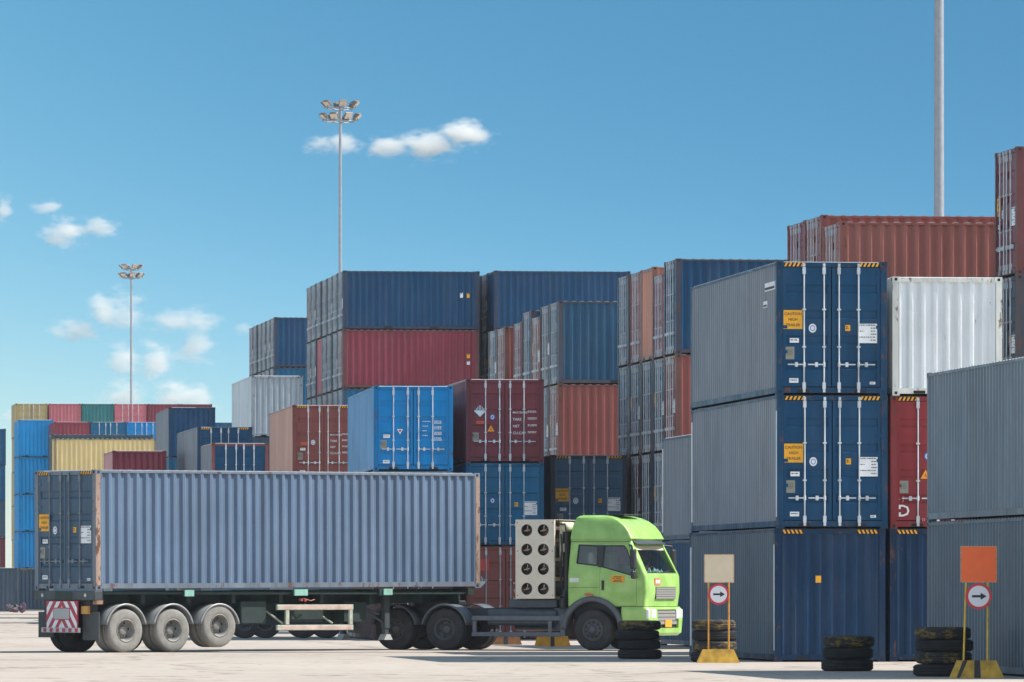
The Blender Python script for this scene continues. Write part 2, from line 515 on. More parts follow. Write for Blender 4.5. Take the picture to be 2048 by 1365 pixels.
def frame_mesh(L, H, hc, posts=True):
    def f():
        b = MB()
        X = L / 2
        for sx in (-1, 1):
            for sy in (-1, 1):
                xa, xb = sorted((sx * X - sx * 0.006, sx * (X - 0.165)))
                ya, yb = sorted((sy * HW - sy * 0.004, sy * (HW - 0.14)))
                if posts: b.box(xa, xb, ya, yb, 0.118, H - 0.118)
                for zc in (0, H - 0.118):
                    xa, xb = sorted((sx * X, sx * (X - 0.178))); ya, yb = sorted((sy * HW, sy * (HW - 0.162)))
                    b.box(xa, xb, ya, yb, zc, zc + 0.118)
                    # casting holes
                    cx, cy = sx * (X - 0.09), sy * (HW - 0.08)
                    b.box(cx - 0.035, cx + 0.035, min(sy*HW, sy*(HW+0.002)), max(sy*HW, sy*(HW+0.002)), zc + 0.03, zc + 0.09, 1)
                    b.box(min(sx*X, sx*(X+0.002)), max(sx*X, sx*(X+0.002)), cy - 0.03, cy + 0.03, zc + 0.03, zc + 0.09, 1)
        for sy in (-1, 1):
            ya, yb = sorted((sy * (HW - 0.002), sy * (HW - 0.062)))
            b.box(-X + 0.178, X - 0.178, ya, yb, H - 0.075, H - 0.022)
            b.box(-X + 0.178, X - 0.178, ya, yb, 0.042, 0.162)
            if L < 7:
                for cx in (-1.02, 1.02):
                    ya, yb = sorted((sy * (HW - 0.002), sy * (HW + 0.002)))
                    b.box(cx - 0.18, cx + 0.18, ya, yb, 0.044, 0.145, 1)
        for sx in (-1, 1):
            xa, xb = sorted((sx * (X - 0.012), sx * (X - 0.11)))
            b.box(xa, xb, -HW + 0.14, HW - 0.14, H - 0.118, H - 0.02)
            b.box(xa, xb, -HW + 0.14, HW - 0.14, 0.042, 0.165)
            xf = sx * (X - 0.012)
            for cy in (-0.62, 0.62):
                xa, xb = sorted((xf, xf + sx * 0.003))
                b.box(xa, xb, cy - 0.13, cy + 0.13, 0.044, 0.11, 1)
            if hc:
                hazard(b, xf, -HW + 0.17, -HW + 0.62, H - 0.110, H - 0.028, sx, 2, 1)
                hazard(b, xf, HW - 0.62, HW - 0.17, H - 0.110, H - 0.028, sx, 2, 1)
        b.box(-X + 0.1, X - 0.1, -HW + 0.07, HW - 0.07, 0.10, 0.15, 1)
        return b.mesh('frame', [PAINT_FRAME, DARK, YELLOW])
    return cached(('frame', L, H, hc, posts), f)

BARS_Y = (0.61, 0.17, -0.16, -0.59)
def door_mesh(L, H, left):
    def f():
        b = MB()
        xo = -L/2 + 0.035
        y0, y1 = (0.012, HW - 0.145) if left else (-HW + 0.145, -0.012)
        z0, z1 = 0.185, H - 0.13
        hh = z1 - z0
        pr = [(z0, 0.0)]
        nb = 4
        for i in range(nb):
            c = z0 + hh * (0.18 + 0.2133 * i)
            pr += [(c - 0.10, 0), (c - 0.06, 0.03), (c + 0.06, 0.03), (c + 0.10, 0)]
        pr.append((z1, 0.0))
        m0, m1 = y0 + 0.07, y1 - 0.07
        vs, fs = [], []
        for zz, d in pr:
            vs += [(xo + d, m0, zz), (xo + d, m1, zz)]
        for i in range(len(pr) - 1):
            fs.append((2*i, 2*i+1, 2*i+3, 2*i+2))
        b.add(vs, fs)
        b.box(xo - 0.008, xo + 0.05, y0, m0, z0, z1)
        b.box(xo - 0.008, xo + 0.05, m1, y1, z0, z1)
        b.box(xo - 0.0078, xo + 0.05, m0, m1, z0 - 0.001, z0 + 0.06)
        b.box(xo - 0.0078, xo + 0.05, m0, m1, z1 - 0.06, z1 + 0.001)
        b.box(xo + 0.055, xo + 0.07, y0 - 0.012 if left else y0, y1 if left else y1 + 0.012, z0 - 0.02, z1 + 0.01, 1)
        # hinges
        yh = y1 if left else y0
        for i in range(5):
            zz = z0 + hh * (0.08 + 0.21 * i)
            ya, yb = sorted((yh - (0.10 if left else -0.10), yh + (0.03 if left else -0.03)))
            b.box(xo - 0.02, xo - 0.0085, ya, yb, zz - 0.035, zz + 0.035)
        return b.mesh('door', [PAINT, DARK])
    return cached(('door', L, H, left), f)

def bar_mesh(L, H, i, hz=0.66):
    def f():
        b = MB()
        x = -L/2 + 0.035 - 0.035
        y = BARS_Y[i]
        b.cyl((x, y, 0.06), (x, y, H - 0.05), 0.017, 8)
        for zz in (0.20, H - 0.20):
            b.box(x - 0.02, x + 0.03, y - 0.035, y + 0.035, zz - 0.075, zz + 0.075)
        for zz in (0.09, H - 0.075):
            b.box(x - 0.028, x + 0.03, y - 0.026, y + 0.026, zz - 0.035, zz + 0.03)
        for fr in (0.36, 0.64):
            b.box(x - 0.024, x + 0.03, y - 0.04, y + 0.04, H*fr - 0.018, H*fr + 0.018)
        sg = 1 if i in (0, 1) else -1
        b.box(x - 0.03, x - 0.012, min(y, y + sg*0.36), max(y, y + sg*0.36), hz - 0.013, hz + 0.013)
        b.box(x - 0.034, x + 0.03, y + sg*0.17 - 0.03, y + sg*0.17 + 0.03, hz - 0.05, hz + 0.05)
        b.cyl((x - 0.004, y, hz - 0.05), (x - 0.004, y, hz + 0.05), 0.028, 8)
        return b.mesh('locking_bar', GALV)
    return cached(('bar', L, H, i, hz), f)

# ---- stickers on the doors: a = metres from the left edge of the end, b = height share
def plate(b, L, a, zc, w, h, m, x=None):
    xo = (-L/2 + 0.024) if x is None else x
    y = HW - a
    b.box(xo - 0.003, xo + 0.012, y - w, y, zc - h, zc, m)
def letters(b, L, a, zc, body, size, m, x=None, align='CENTER'):
    xo = (-L/2 + 0.024) if x is None else x
    vs, fs = text_geo(body, size, align)
    y = HW - a
    b.add([(xo - 0.0055, y - p[0], zc + p[1]) for p in vs], fs, m)
def bars_text(b, L, a, zc, w, rows, m, seed=1, x=None):
    """rows of tiny illegible print"""
    rd = random.Random(seed)
    xo = (-L/2 + 0.024) if x is None else x
    y = HW - a
    for r_ in range(rows):
        p = 0.0
        zz = zc - r_ * 0.036
        while p < w - 0.02:
            q = min(w, p + rd.uniform(0.015, 0.05))
            b.add([(xo - 0.0055, y - p, zz), (xo - 0.0055, y - q, zz), (xo - 0.0055, y - q, zz - 0.021), (xo - 0.0055, y - p, zz - 0.021)], [(0,1,2,3)], m)
            p = q + rd.uniform(0.008, 0.02)

def st_caution(H, L):
    b = MB()
    plate(b, L, 0.16, H*0.635, 0.42, 0.41, 0)
    letters(b, L, 0.37, H*0.635 - 0.085, 'CAUTION', 0.084, 1)
    letters(b, L, 0.37, H*0.635 - 0.205, 'HIGH', 0.084, 1)
    letters(b, L, 0.37, H*0.635 - 0.325, 'TRAILER', 0.084, 1)
    return b.mesh('caution_placard', [YELLOW, INK])
def st_data(H, L):
    b = MB()
    plate(b, L, 1.80, H*0.535, 0.42, 0.42, 0)
    bars_text(b, L, 1.82, H*0.535 - 0.02, 0.36, 1, 1, 3)
    for q in range(3): bars_text(b, L, 2.08, H*0.535 - 0.085 - 0.065*q, 0.12, 1, 1, 5 + q)
    bars_text(b, L, 1.84, H*0.535 - 0.15, 0.12, 1, 1, 9)
    bars_text(b, L, 1.82, H*0.535 - 0.28, 0.36, 1, 1, 11)
    bars_text(b, L, 2.08, H*0.535 - 0.345, 0.12, 1, 1, 12)
    return b.mesh('data_panel', [WHITE, INK])
def st_small(H, L):
    b = MB()
    plate(b, L, 0.30, H*0.425, 0.20, 0.10, 0); bars_text(b, L, 0.32, H*0.425 - 0.03, 0.15, 1, 1, 2)
    return b.mesh('small_label', [WHITE, INK])
def st_small2(H, L):
    b = MB()
    plate(b, L, 0.29, H*0.125, 0.20, 0.10, 0); bars_text(b, L, 0.31, H*0.125 - 0.03, 0.15, 1, 1, 7)
    return b.mesh('small_label', [WHITE, INK])
def st_small3(H, L):
    b = MB()
    plate(b, L, 2.06, H*0.10, 0.12, 0.055, 0); bars_text(b, L, 2.08, H*0.10 - 0.015, 0.08, 1, 1, 4)
    return b.mesh('small_label', [WHITE, INK])
def st_grey(H, L):
    b = MB()
    plate(b, L, 0.21, H*0.36, 0.19, 0.27, 0); bars_text(b, L, 0.235, H*0.36 - 0.05, 0.13, 4, 1, 8)
    return b.mesh('approval_plate', [GREYPLATE, simple('plate_print', C(90, 92, 84), 0.6)])
def st_orange(H, L):
    b = MB()
    plate(b, L, 1.52, H*0.525, 0.11, 0.13, 0); bars_text(b, L, 1.535, H*0.525 - 0.03, 0.075, 2, 1, 6)
    return b.mesh('orange_label', [YELLOW, INK])
def disc(b, L, a, zc, r, m, n=20, off=0.0):
    xo = -L/2 + 0.024 - off
    y = HW - a
    b.add([(xo - 0.003, y - r*math.cos(2*math.pi*i/n), zc + r*1.15*math.sin(2*math.pi*i/n)) for i in range(n)], [tuple(range(n))], m)
def st_round(H, L):
    b = MB()
    disc(b, L, 0.80, H*0.50, 0.085, 0); disc(b, L, 0.80, H*0.50, 0.055, 1, off=0.002); disc(b, L, 0.80, H*0.50, 0.04, 0, off=0.004)
    return b.mesh('round_seal', [WHITE, BLUEINK])
def st_hazmat(H, L, zc=0.62):
    b = MB()
    xo = -L/2 + 0.024
    y = HW - 0.44
    zz = H * zc
    r = 0.19
    b.add([(xo-0.003, y, zz + r), (xo-0.003, y - r, zz), (xo-0.003, y, zz - r), (xo-0.003, y + r, zz)], [(0,1,2,3)], 0)
    for i in range(-3, 4):
        yy = y + i * 0.045
        hgt = r - abs(i) * 0.045
        b.add([(xo-0.0055, yy - 0.012, zz + 0.01), (xo-0.0055, yy + 0.012, zz + 0.01), (xo-0.0055, yy + 0.012, zz + hgt), (xo-0.0055, yy - 0.012, zz + hgt)], [(0,1,2,3)], 1)
    return b.mesh('hazard_diamond', [WHITE, INK])
def st_triangle(H, L, a=0.78, zc=0.40):
    b = MB()
    xo = -L/2 + 0.024
    y = HW - a
    b.add([(xo-0.003, y, H*zc + 0.13), (xo-0.003, y - 0.11, H*zc - 0.07), (xo-0.003, y + 0.11, H*zc - 0.07)], [(0,1,2)], 0)
    b.add([(xo-0.005, y, H*zc + 0.06), (xo-0.005, y - 0.035, H*zc - 0.03), (xo-0.005, y + 0.035, H*zc - 0.03)], [(0,1,2)], 1)
    return b.mesh('warning_triangle', [simple('triangle_orange', C(245, 160, 35), 0.5), ORINK])
def st_lines(H, L):
    """white lettering straight on the paint"""
    b = MB()
    for i, t in enumerate(('MAX.GROSS', 'TARE', 'NET', 'CU.CAP.')):
        letters(b, L, 1.46, H*(0.60 - 0.082*i), t, 0.115 if i else 0.085, 0, align='LEFT')
        bars_text(b, L, 1.93, H*(0.60 - 0.082*i) + 0.06, 0.28, 2, 0, 20 + i)
    return b.mesh('weight_lettering', WINK)
def st_orange_bar(H, L):
    b = MB()
    plate(b, L, 0.33, H*0.50, 0.24, 0.09, 0); bars_text(b, L, 0.36, H*0.50 - 0.03, 0.18, 1, 1, 31)
    return b.mesh('orange_label', [ORINK, INK])
def st_bluedisc(H, L):
    b = MB()
    disc(b, L, 0.83, H*0.545, 0.08, 0); disc(b, L, 0.83, H*0.545, 0.055, 1, off=0.002); disc(b, L, 0.83, H*0.545, 0.03, 0, off=0.004)
    return b.mesh('round_seal', [BLUEINK, WHITE])
def st_ptri(H, L):
    b = MB()
    xo = -L/2 + 0.024
    y = HW - 0.81
    b.add([(xo-0.003, y - 0.09, H*0.49), (xo-0.003, y, H*0.49 - 0.16), (xo-0.003, y + 0.09, H*0.49)], [(0,1,2)], 0)
    b.add([(xo-0.005, y - 0.05, H*0.48), (xo-0.005, y, H*0.48 - 0.085), (xo-0.005, y + 0.05, H*0.48)], [(0,1,2)], 1)
    return b.mesh('inverted_triangle', [WHITE, REDINK])
def st_bluecols(H, L):
    b = MB()
    for q in range(4):
        bars_text(b, L, 1.50, H*(0.585 - 0.055*q), 0.26 if q == 0 else 0.13 + 0.04*(q % 2), 1, 0, 40 + q)
        bars_text(b, L, 1.86, H*(0.59 - 0.066*q), 0.24, 3, 0, 50 + q)
    return b.mesh('weight_lettering', WINK)
def st_chalk(H, L):
    b = MB(); letters(b, L, 0.30, H*0.13, 'D', 0.36, 0); return b.mesh('chalk_mark', WINK)
def st_chalkb(H, L):
    b = MB(); letters(b, L, 0.74, H*0.055, 'B', 0.17, 0); letters(b, L, 0.24, H*0.225, '- J', 0.15, 0); return b.mesh('chalk_mark', simple('faint_chalk', C(190, 130, 120), 0.9))
def st_redpatch(H, L):
    b = MB(); plate(b, L, 0.26, H*0.86, 0.44, 0.36, 0); return b.mesh('red_placard', simple('placard_red', C(206, 72, 70), 0.5))
STICK = {'chalk': (st_chalk, 'L'), 'chalkb': (st_chalkb, 'L'), 'redpatch': (st_redpatch, 'L'), 'caution': (st_caution, 'L'), 'data': (st_data, 'R'), 'small': (st_small, 'L'), 'small2': (st_small2, 'L'), 'small3': (st_small3, 'R'), 'grey': (st_grey, 'L'), 'orange': (st_orange, 'R'),
         'round': (st_round, 'L'), 'hazmat': (st_hazmat, 'L'), 'tri': (st_triangle, 'L'), 'lines': (st_lines, 'R'), 'obar': (st_orange_bar, 'L'),
         'bdisc': (st_bluedisc, 'L'), 'ptri': (st_ptri, 'L'), 'bluecols': (st_bluecols, 'R')}
SETS = {'hc': ('caution', 'data', 'small', 'small2', 'small3', 'grey', 'orange', 'round'),
        'plain': ('grey', 'small', 'small2'),
        'bars': (),
        'maroon': ('hazmat', 'obar', 'bdisc', 'tri', 'lines', 'grey'),
        'redlow': ('hazmat', 'lines', 'redpatch'),
        'teal': ('bdisc', 'orange', 'data'),
        'blue': ('ptri', 'bluecols', 'grey', 'small', 'small2'),
        'pinkred': ('round', 'obar', 'lines', 'grey', 'small', 'small2'),
        'redtri': ('tri', 'bdisc', 'grey', 'chalk', 'chalkb'),
        'slabels': ('data', 'caution', 'small', 'round'),
        }
GREYBAR = C(188, 196, 202)

def container(label, group, L, H, color, loc, rz, look='bars', hc=False, bar=GREYBAR, frame=None, flat_left=False, side=None, rusty=None, frame_col=None, handle_z=0.66):
    """root Empty at the middle of the footprint; doors at local -x"""
    root = thing('shipping_container', label, 'shipping container', loc, rz, group)
    fc = frame_col or tuple(c * 0.82 for c in color[:3]) + (1,)
    obj('frame', frame_mesh(L, H, hc), root, fc)
    if rusty:
        for sx in (-1, 1):
            b = MB()
            xa, xb = sorted((sx * (L/2 - 0.004), sx * (L/2 - 0.14)))
            b.bbox(xa, xb, -HW - 0.004, -HW + 0.02, 0.119, H - 0.119, 0.003)
            b.build('corner_post', PAINT_RUSTY, root, rusty)
    side_c = PAL[side] if side else color  # a separate side tone has the sky sheen painted in
    obj('side_panel', side_mesh(L, H, -1), root, side_c)
    obj('side_panel', flat_side_mesh(L, H, 1) if flat_left else side_mesh(L, H, 1), root, side_c)
    obj('roof', roof_mesh(L, H), root, tuple(0.45 * c_ + 0.30 for c_ in color[:3]) + (1,))  # roof paled: sunlit brightness mixed into its colour
    obj('end_panel', end_mesh(L, H), root, color)
    doors = {}
    for left in (True, False):
        d = obj('door', door_mesh(L, H, left), root, color)
        doors['L' if left else 'R'] = d
        for i in ((0, 1) if left else (2, 3)):
            obj('locking_bar', bar_mesh(L, H, i, handle_z), d, bar)
    for s_ in SETS[look]:
        fn, side = STICK[s_]
        me = cached(('st', s_, L, H), lambda: fn(H, L))
        obj(me.name.split('.')[0], me, doors[side])
    return root

def side_mark(root, L, a, zc, w, h, m, rows=0, ink=None):
    """sticker on the near (-y) long side; a = metres from the right end as seen from outside"""
    b = MB()
    x1 = L/2 - a
    y = -HW + 0.006
    b.box(x1 - w, x1, y - 0.003, y + 0.05, zc, zc + h, 0)
    for r_ in range(rows):
        z_ = zc + h * (0.72 - 0.62 * r_ / max(1, rows))
        p = x1 - w + 0.02
        while p < x1 - 0.04:
            q = p + random.uniform(0.02, 0.06)
            b.add([(p, y - 0.005, z_), (q, y - 0.005, z_), (q, y - 0.005, z_ + h*0.2/rows*1.5), (p, y - 0.005, z_ + h*0.2/rows*1.5)], [(0,1,2,3)], 1); p = q + 0.02
    b.build('side_marking', [m, ink or INK], root)
def left_mark(root, L, a, zc, w, h, m, rows=0):
    """sticker on the far-left (+y) long side; a = metres from the door end"""
    b = MB()
    x0 = -L/2 + a
    y = HW - 0.006
    y = y + 0.006 if h > 1 else y
    b.box(x0, x0 + w, y - 0.05, y + 0.003, zc, zc + h, 0)
    for r_ in range(rows):
        z_ = zc + h * (0.15 + 0.8 * r_ / rows)
        b.box(x0 + 0.03, x0 + w - 0.03, y + 0.003, y + 0.005, z_, z_ + h*0.3/rows, 1)
    b.build('side_marking', [m, INK], root)
def right_mark(root, L, a, zc, w, h, m):
    """strip on the -y side of a turned container; a = metres from its blank end"""
    b = MB(); b.box(L/2 - a, L/2 - a + w, -HW - 0.003, -HW + 0.02, zc, zc + h, 0); b.build('side_marking', m, root)
def end_mark(root, L, a, zc, w, h, m):
    """sticker on the blank end; a = metres from its left edge as seen"""
    b = MB(); y = -HW + a
    b.box(L/2 - 0.09, L/2 - 0.018, y, y + w, zc, zc + h, 0); b.build('end_label', m, root)
def plain_container(L, H, color, loc, rz):
    """a container that the photo shows nothing of: one mesh with the same outline"""
    def f():
        b = MB()
        b.box(-L/2, L/2, -HW + 0.02, HW - 0.02, 0.03, H - 0.01)
        return b.mesh('shipping_container', PAINT)
    o = obj('shipping_container', cached(('plain', L, H), f), None, color)
    o.location = loc; o.rotation_euler = (0, 0, rz)
    return tag(o, 'container at the base of the stacks, hidden behind the containers in front', 'shipping container', 'hidden containers under the stacks')

YAW = 7.2
L20, L40 = 6.058, 12.192
HC_, ST_ = 2.896, 2.591
PAL = dict(
    navydeep=C(6, 48, 80), steel=C(36, 80, 110), navy=C(0, 66, 102), navydk=C(12, 68, 106), navylt=C(66, 98, 124), umber=C(70, 54, 56), slate=C(70, 96, 114), slatedk=C(58, 76, 94), teal=C(50, 84, 104), petrol=C(14, 94, 132),
    blue=C(0, 128, 194), brightblue=C(0, 152, 218), maroon=C(134, 58, 72), maroondk=C(116, 56, 64), brown=C(158, 98, 88), redbrown=C(142, 80, 74), rosy=C(160, 92, 88),
    red=C(140, 50, 54), tan=C(216, 194, 138), khaki=C(176, 158, 112), white=C(214, 220, 222), cream=C(198, 208, 214), pink=C(190, 110, 118),
    green=C(46, 118, 120), salmon=C(196, 136, 112), greyblue=C(88, 106, 124), lav=C(128, 150, 186), chalk=C(122, 130, 140), greydk=C(84, 100, 112), greymid=C(104, 118, 130), bluesheen=C(96, 148, 190), rosesheen=C(190, 140, 146), redsheen=C(186, 148, 134),  # chalk and the other side tones hold grazing sky reflection painted into the colour
)
def place(kind, P, L, z0, yaw, flip):
    a = R(yaw)
    e1 = Vector((-math.sin(a), math.cos(a), 0)); e2 = Vector((math.cos(a), math.sin(a), 0))
    if kind == 'E':
        c = P + e1 * (L/2) + e2 * HW; rz = math.atan2(e1.y, e1.x)
    else:
        c = P + e2 * (L/2) + e1 * HW; rz = math.atan2(e2.y, e2.x)
    if flip: rz += math.pi
    return Vector((c.x, c.y, z0)), rz
def stack(kind, u, k, L, levels, yaw=YAW, group='stacked shipping containers'):
    """levels from the ground up: (height, colour, look, label or None when hidden, options)"""
    P = at(u, k)
    zz = 0.0
    for lv in levels:
        h, c, look, label = lv[:4]
        op = dict(lv[4]) if len(lv) > 4 else {}
        flip = op.pop('flip', False)
        du = op.pop('du', 0) / k
        hz = op.pop('hz', True)
        col_ = PAL[c]
        if label is None:
            loc, rz = place(kind, P, L, zz, yaw, flip)
            plain_container(L, h, col_, loc, rz)
        else:
            j = Vector((random.uniform(-0.025, 0.025) + du, random.uniform(-0.03, 0.03), 0))
            loc, rz = place(kind, P + j, L, zz, yaw, flip)
            rd = random.uniform(0.93, 1.07)
            col_ = tuple(x * rd for x in col_[:3]) + (1,)
            marks = op.pop('marks', ())
            if kind == 'S' and look == 'bars':
                look = random.choice(('bars', 'teal', 'slabels'))
                if 'frame_col' not in op:
                    g_ = random.uniform(0.25, 0.6)
                    op['frame_col'] = tuple(c_ * 0.75 * (1 - g_) + r_c * g_ for c_, r_c in zip(col_[:3], (0.105, 0.075, 0.065))) + (1,)
            r_ = container(label, group, L, h, col_, loc, rz, look, hc=(h > 2.7 and hz), **op)
            for mk in marks:
                {'L': left_mark, 'S': side_mark, 'R': right_mark, 'E': end_mark}[mk[0]](r_, L, *mk[1:])
        zz += h
def row_along_e1(u, k, i, pitch=2.50, yaw=YAW):
    """near-left corner of the i-th container behind (u,k), as (u,k)"""
    a = R(yaw)
    p = at(u, k) + Vector((-math.sin(a), math.cos(a), 0)) * (pitch * i)
    kk = F / p.y
    return 1024 + p.x * kk, kk
def row_along_e2(u, k, i, pitch=2.50, yaw=YAW):
    a = R(yaw)
    p = at(u, k) + Vector((math.cos(a), math.sin(a), 0)) * (pitch * i)
    kk = F / p.y
    return 1024 + p.x * kk, kk

# ---- nearest stack on the right (three high)
stack('E', 1551, 92.3, L40, [
    (HC_, 'navydeep', 'plain', 'navy container with a blank ribbed end, on the ground behind the beige sign board', dict(flip=True, du=-3, side='greydk', marks=(('R', 0.17, 0.25, 0.10, 2.3, WHITE), ('R', L40 - 0.17, 0.25, 0.13, 2.3, WHITE), ('E', 0.90, 1.72, 0.12, 0.15, YELLOW)))),
    (HC_, 'navy', 'hc', 'blue container with a CAUTION HIGH TRAILER placard, middle of the near right stack', dict(du=4, side='chalk', marks=(('L', L40 - 0.17, 0.25, 0.13, 2.35, WHITE), ('L', 0.03, 0.25, 0.10, 2.3, WHITE)))),
    (HC_, 'navy', 'hc', 'blue container with a CAUTION HIGH TRAILER placard, top of the near right stack', dict(du=0, side='chalk', marks=(('L', 0.25, 2.30, 1.3, 0.18, WHITE, 1), ('L', 1.25, 1.95, 0.5, 0.14, WHITE, 1))))])
stack('E', 1781, 91.9, L20, [
    (HC_, 'navydeep', 'plain', 'navy container with a blank ribbed end, below the red container at right', dict(flip=True)),
    (HC_, 'red', 'redtri', 'red container with chalk marks and a yellow triangle, below the white container'),
    (ST_, 'white', 'plain', 'white container standing beside the topmost CAUTION placard container', dict(flip=True, du=6, frame_col=C(214, 216, 208)))])
stack('E', 2115, 113.6, L40, [
    (HC_, 'greydk', 'plain', 'long grey blue container on the ground behind the orange sign board', dict(hz=False)),
    (HC_, 'greymid', 'plain', 'long grey blue container above the orange sign board, at the right edge', dict(hz=False))])
stack('E', 1461, 76.5, L40, [
    (HC_, 'navy', 'plain', 'blue container low in the gap in front of the truck cab', dict(hz=False)),
    (HC_, 'slate', 'plain', 'narrow sight of a slate container with white post, above the cab windscreen', dict(hz=False, side='chalk', marks=(('L', L40 - 0.17, 0.25, 0.13, 2.35, WHITE),)))], group='stacked shipping containers')
# brown side-on stack at upper right
for i, (hts, cs) in enumerate((((2.58, 2.58, 2.58, ST_), 'brown'), ((2.68, 2.68, 2.68, ST_), 'redbrown'), ((2.68, 2.68, 2.68, ST_), 'maroon'))):
    uu, kk = row_along_e1(1680, 84.0, i)
    stack('S', uu, kk, L40, [(h, 'slate', 'bars', None) for h in hts[:3]] + [(hts[3], cs, 'plain',
        ('brown ribbed container seen side on above the white container', 'red brown container just behind the brown side-on one at upper right', 'maroon container at the left back of the brown upper right row')[i], dict(hz=False))])
uu, kk = 2034, 88.5
stack('S', uu, kk, L20, [(HC_, 'slate', 'bars', None), (HC_, 'slate', 'bars', None),
    (HC_, 'slatedk', 'bars', 'grey container end with white bars at the right edge, under the maroon one', dict(hz=False)),
    (HC_, 'maroondk', 'bars', 'maroon container end with white bars, highest thing at the right edge', dict(hz=False))])

# ---- stack of five columns behind the cab (door ends seen at a slant)
ORD = ('front', 'second', 'third', 'fourth', 'fifth', 'sixth', 'seventh')
cols_c = [
    ((HC_, HC_, HC_, HC_), ('slate', 'slate', 'redbrown', 'navydk')),
    ((HC_, HC_, HC_, ST_), ('teal', 'teal', 'slate', 'maroon')),
    ((HC_, HC_, HC_, HC_), ('slatedk', 'slatedk', 'slatedk', 'salmon')),
    ((HC_, HC_, HC_, HC_), ('maroondk', 'maroondk', 'teal', 'rosy')),
    ((HC_, HC_, HC_, HC_), ('slatedk', 'brown', 'slate', 'greyblue'))]
CN = dict(navydk='dark navy', slate='slate', slatedk='dark grey', teal='teal grey', redbrown='red brown', maroon='maroon', maroondk='dark maroon', salmon='salmon pink', rosy='rosy', brown='brown', greyblue='grey blue', navy='blue', petrol='petrol blue', pink='pink', green='green', khaki='khaki', tan='tan', blue='blue')
for i, (hts, cs) in enumerate(cols_c):
    uu, kk = row_along_e1(1352, 66.0, i)
    lv = []
    for j in range(4):
        if j == 0 or (j == 1 and i == 0):
            lv.append((hts[j], cs[j], 'bars', None)); continue
        lab = '%s container, %s row, %s column of the stack above the cab roof' % (CN[cs[j]], ('', 'third', 'second', 'top')[j], ORD[i])
        lv.append((hts[j], cs[j], 'bars', lab, dict(hz=(i == 0 and j == 2), flip=(i == 2 and j == 3))))
    stack('S', uu, kk, L20 if i else L40, lv)

# ---- stack above the fan rack: blue over brick-brown, columns stepping back
cols_d = [
    ((HC_, HC_, HC_, HC_), ('slate', 'slate', 'redbrown', 'steel'), 0),
    ((HC_, HC_, HC_, HC_), ('slate', 'slate', 'slate', 'slatedk'), 1),
    ((HC_, HC_, HC_, ST_), ('slate', 'slate', 'slate', 'redbrown'), 2),
    ((HC_, HC_, HC_, HC_), ('slate', 'slate', 'slate', 'navy'), 3),
    ((HC_, HC_, HC_, ST_), ('slate', 'slate', 'slate', 'maroon'), 4),
    ((HC_, HC_, HC_, ST_), ('slate', 'slate', 'slate', 'redbrown'), 6),
    ((HC_, HC_, HC_, ST_), ('slate', 'slate', 'slate', 'slate'), 7)]
lab_d = ['blue container with a ribbed side, directly above the brick brown one', 'dark grey container end just left of the ribbed blue one above the fan rack', 'low red brown container end with white bars between the blue and grey ones',
         'blue container end stepping back, fourth column above the fan rack', 'maroon container end, lowest step of the row above the maroon hazard container', 'brick red container side at the far left step of that row', 'slate container end farthest back behind the brick red side']
for i, (hts, cs, step) in enumerate(cols_d):
    uu, kk = row_along_e1(1117, 57.5, step)
    lv = [(hts[j], cs[j], 'bars', None) for j in range(2)]
    if i == 0: lv.append((hts[2], cs[2], 'bars', 'brick brown container with a ribbed side, above the dark blue placard container'))
    elif i == 1: lv.append((hts[2], cs[2], 'bars', 'slate container end tucked left of the brick brown one', dict(hz=False)))
    else: lv.append((hts[2], cs[2], 'bars', None))
    lv.append((hts[3], cs[3], 'bars', lab_d[i], dict(hz=False)))
    stack('S', uu, kk, L20, lv)

# ---- end-on containers behind the trailer and the truck
stack('E', 1100, 63.5, L40, [
    (HC_, 'maroondk', 'plain', None),
    (HC_, 'navylt', 'hc', 'dark blue container with a placard, right behind the cab roof', dict(frame_col=C(60, 66, 76)))])
stack('E', 933, 64.5, L40, [
    (HC_, 'redbrown', 'redlow', 'red brown container with a hazard diamond, on the ground behind the fan rack', dict(hz=False)),
    (ST_, 'petrol', 'teal', 'petrol blue container between the maroon and red brown ones'),
    (ST_, 'maroondk', 'maroon', 'maroon container with a hazard diamond and white weight lettering')], yaw=6.2)
stack('E', 747, 65.5, L40, [
    (ST_, 'umber', 'plain', 'dark brown container on the ground seen dimly under the trailer'),
    (ST_, 'slate', 'plain', None),
    (ST_, 'blue', 'blue', 'bright blue container with white bars, resting behind the trailer container', dict(side='bluesheen'))], yaw=5.2)
stack('E', 585, 51.6, L40, [
    (HC_, 'slate', 'plain', None), (HC_, 'slate', 'plain', None),
    (HC_, 'redbrown', 'pinkred', 'red container with a pale round seal, left of the bright blue one', dict(side='redsheen'))], yaw=6.4)
stack('E', 502, 42.5, L40, [
    (HC_, 'slate', 'plain', None), (HC_, 'slate', 'plain', None), (HC_, 'slate', 'plain', None),
    (HC_, 'cream', 'plain', 'off white container with a smooth side, below the dark blue far stack', dict(flip=True, hz=False, flat_left=True))], yaw=6.8)
stack('E', 394, 45.4, L40, [
    (HC_, 'slate', 'plain', None), (HC_, 'slate', 'plain', None),
    (HC_, 'navy', 'hc', 'blue container with a grey side, behind the smaller blue one', dict(side='chalk'))])
stack('E', 423, 46.9, L20, [
    (ST_, 'slate', 'plain', None), (ST_, 'slate', 'plain', None),
    (ST_, 'navy', 'bars', 'blue container with a rusty red header, showing just above the trailer container', dict(frame_col=C(120, 70, 72), side='chalk'))])
stack('E', 337, 38.5, L40, [
    (HC_, 'slate', 'plain', None), (HC_, 'slate', 'plain', None),
    (ST_, 'petrol', 'plain', 'blue container low below the dark navy one, barely showing', dict(flip=True)),
    (ST_, 'navydk', 'plain', 'dark navy container with a blank end, right of the tan one', dict(flip=True, side='chalk'))], yaw=6.3)
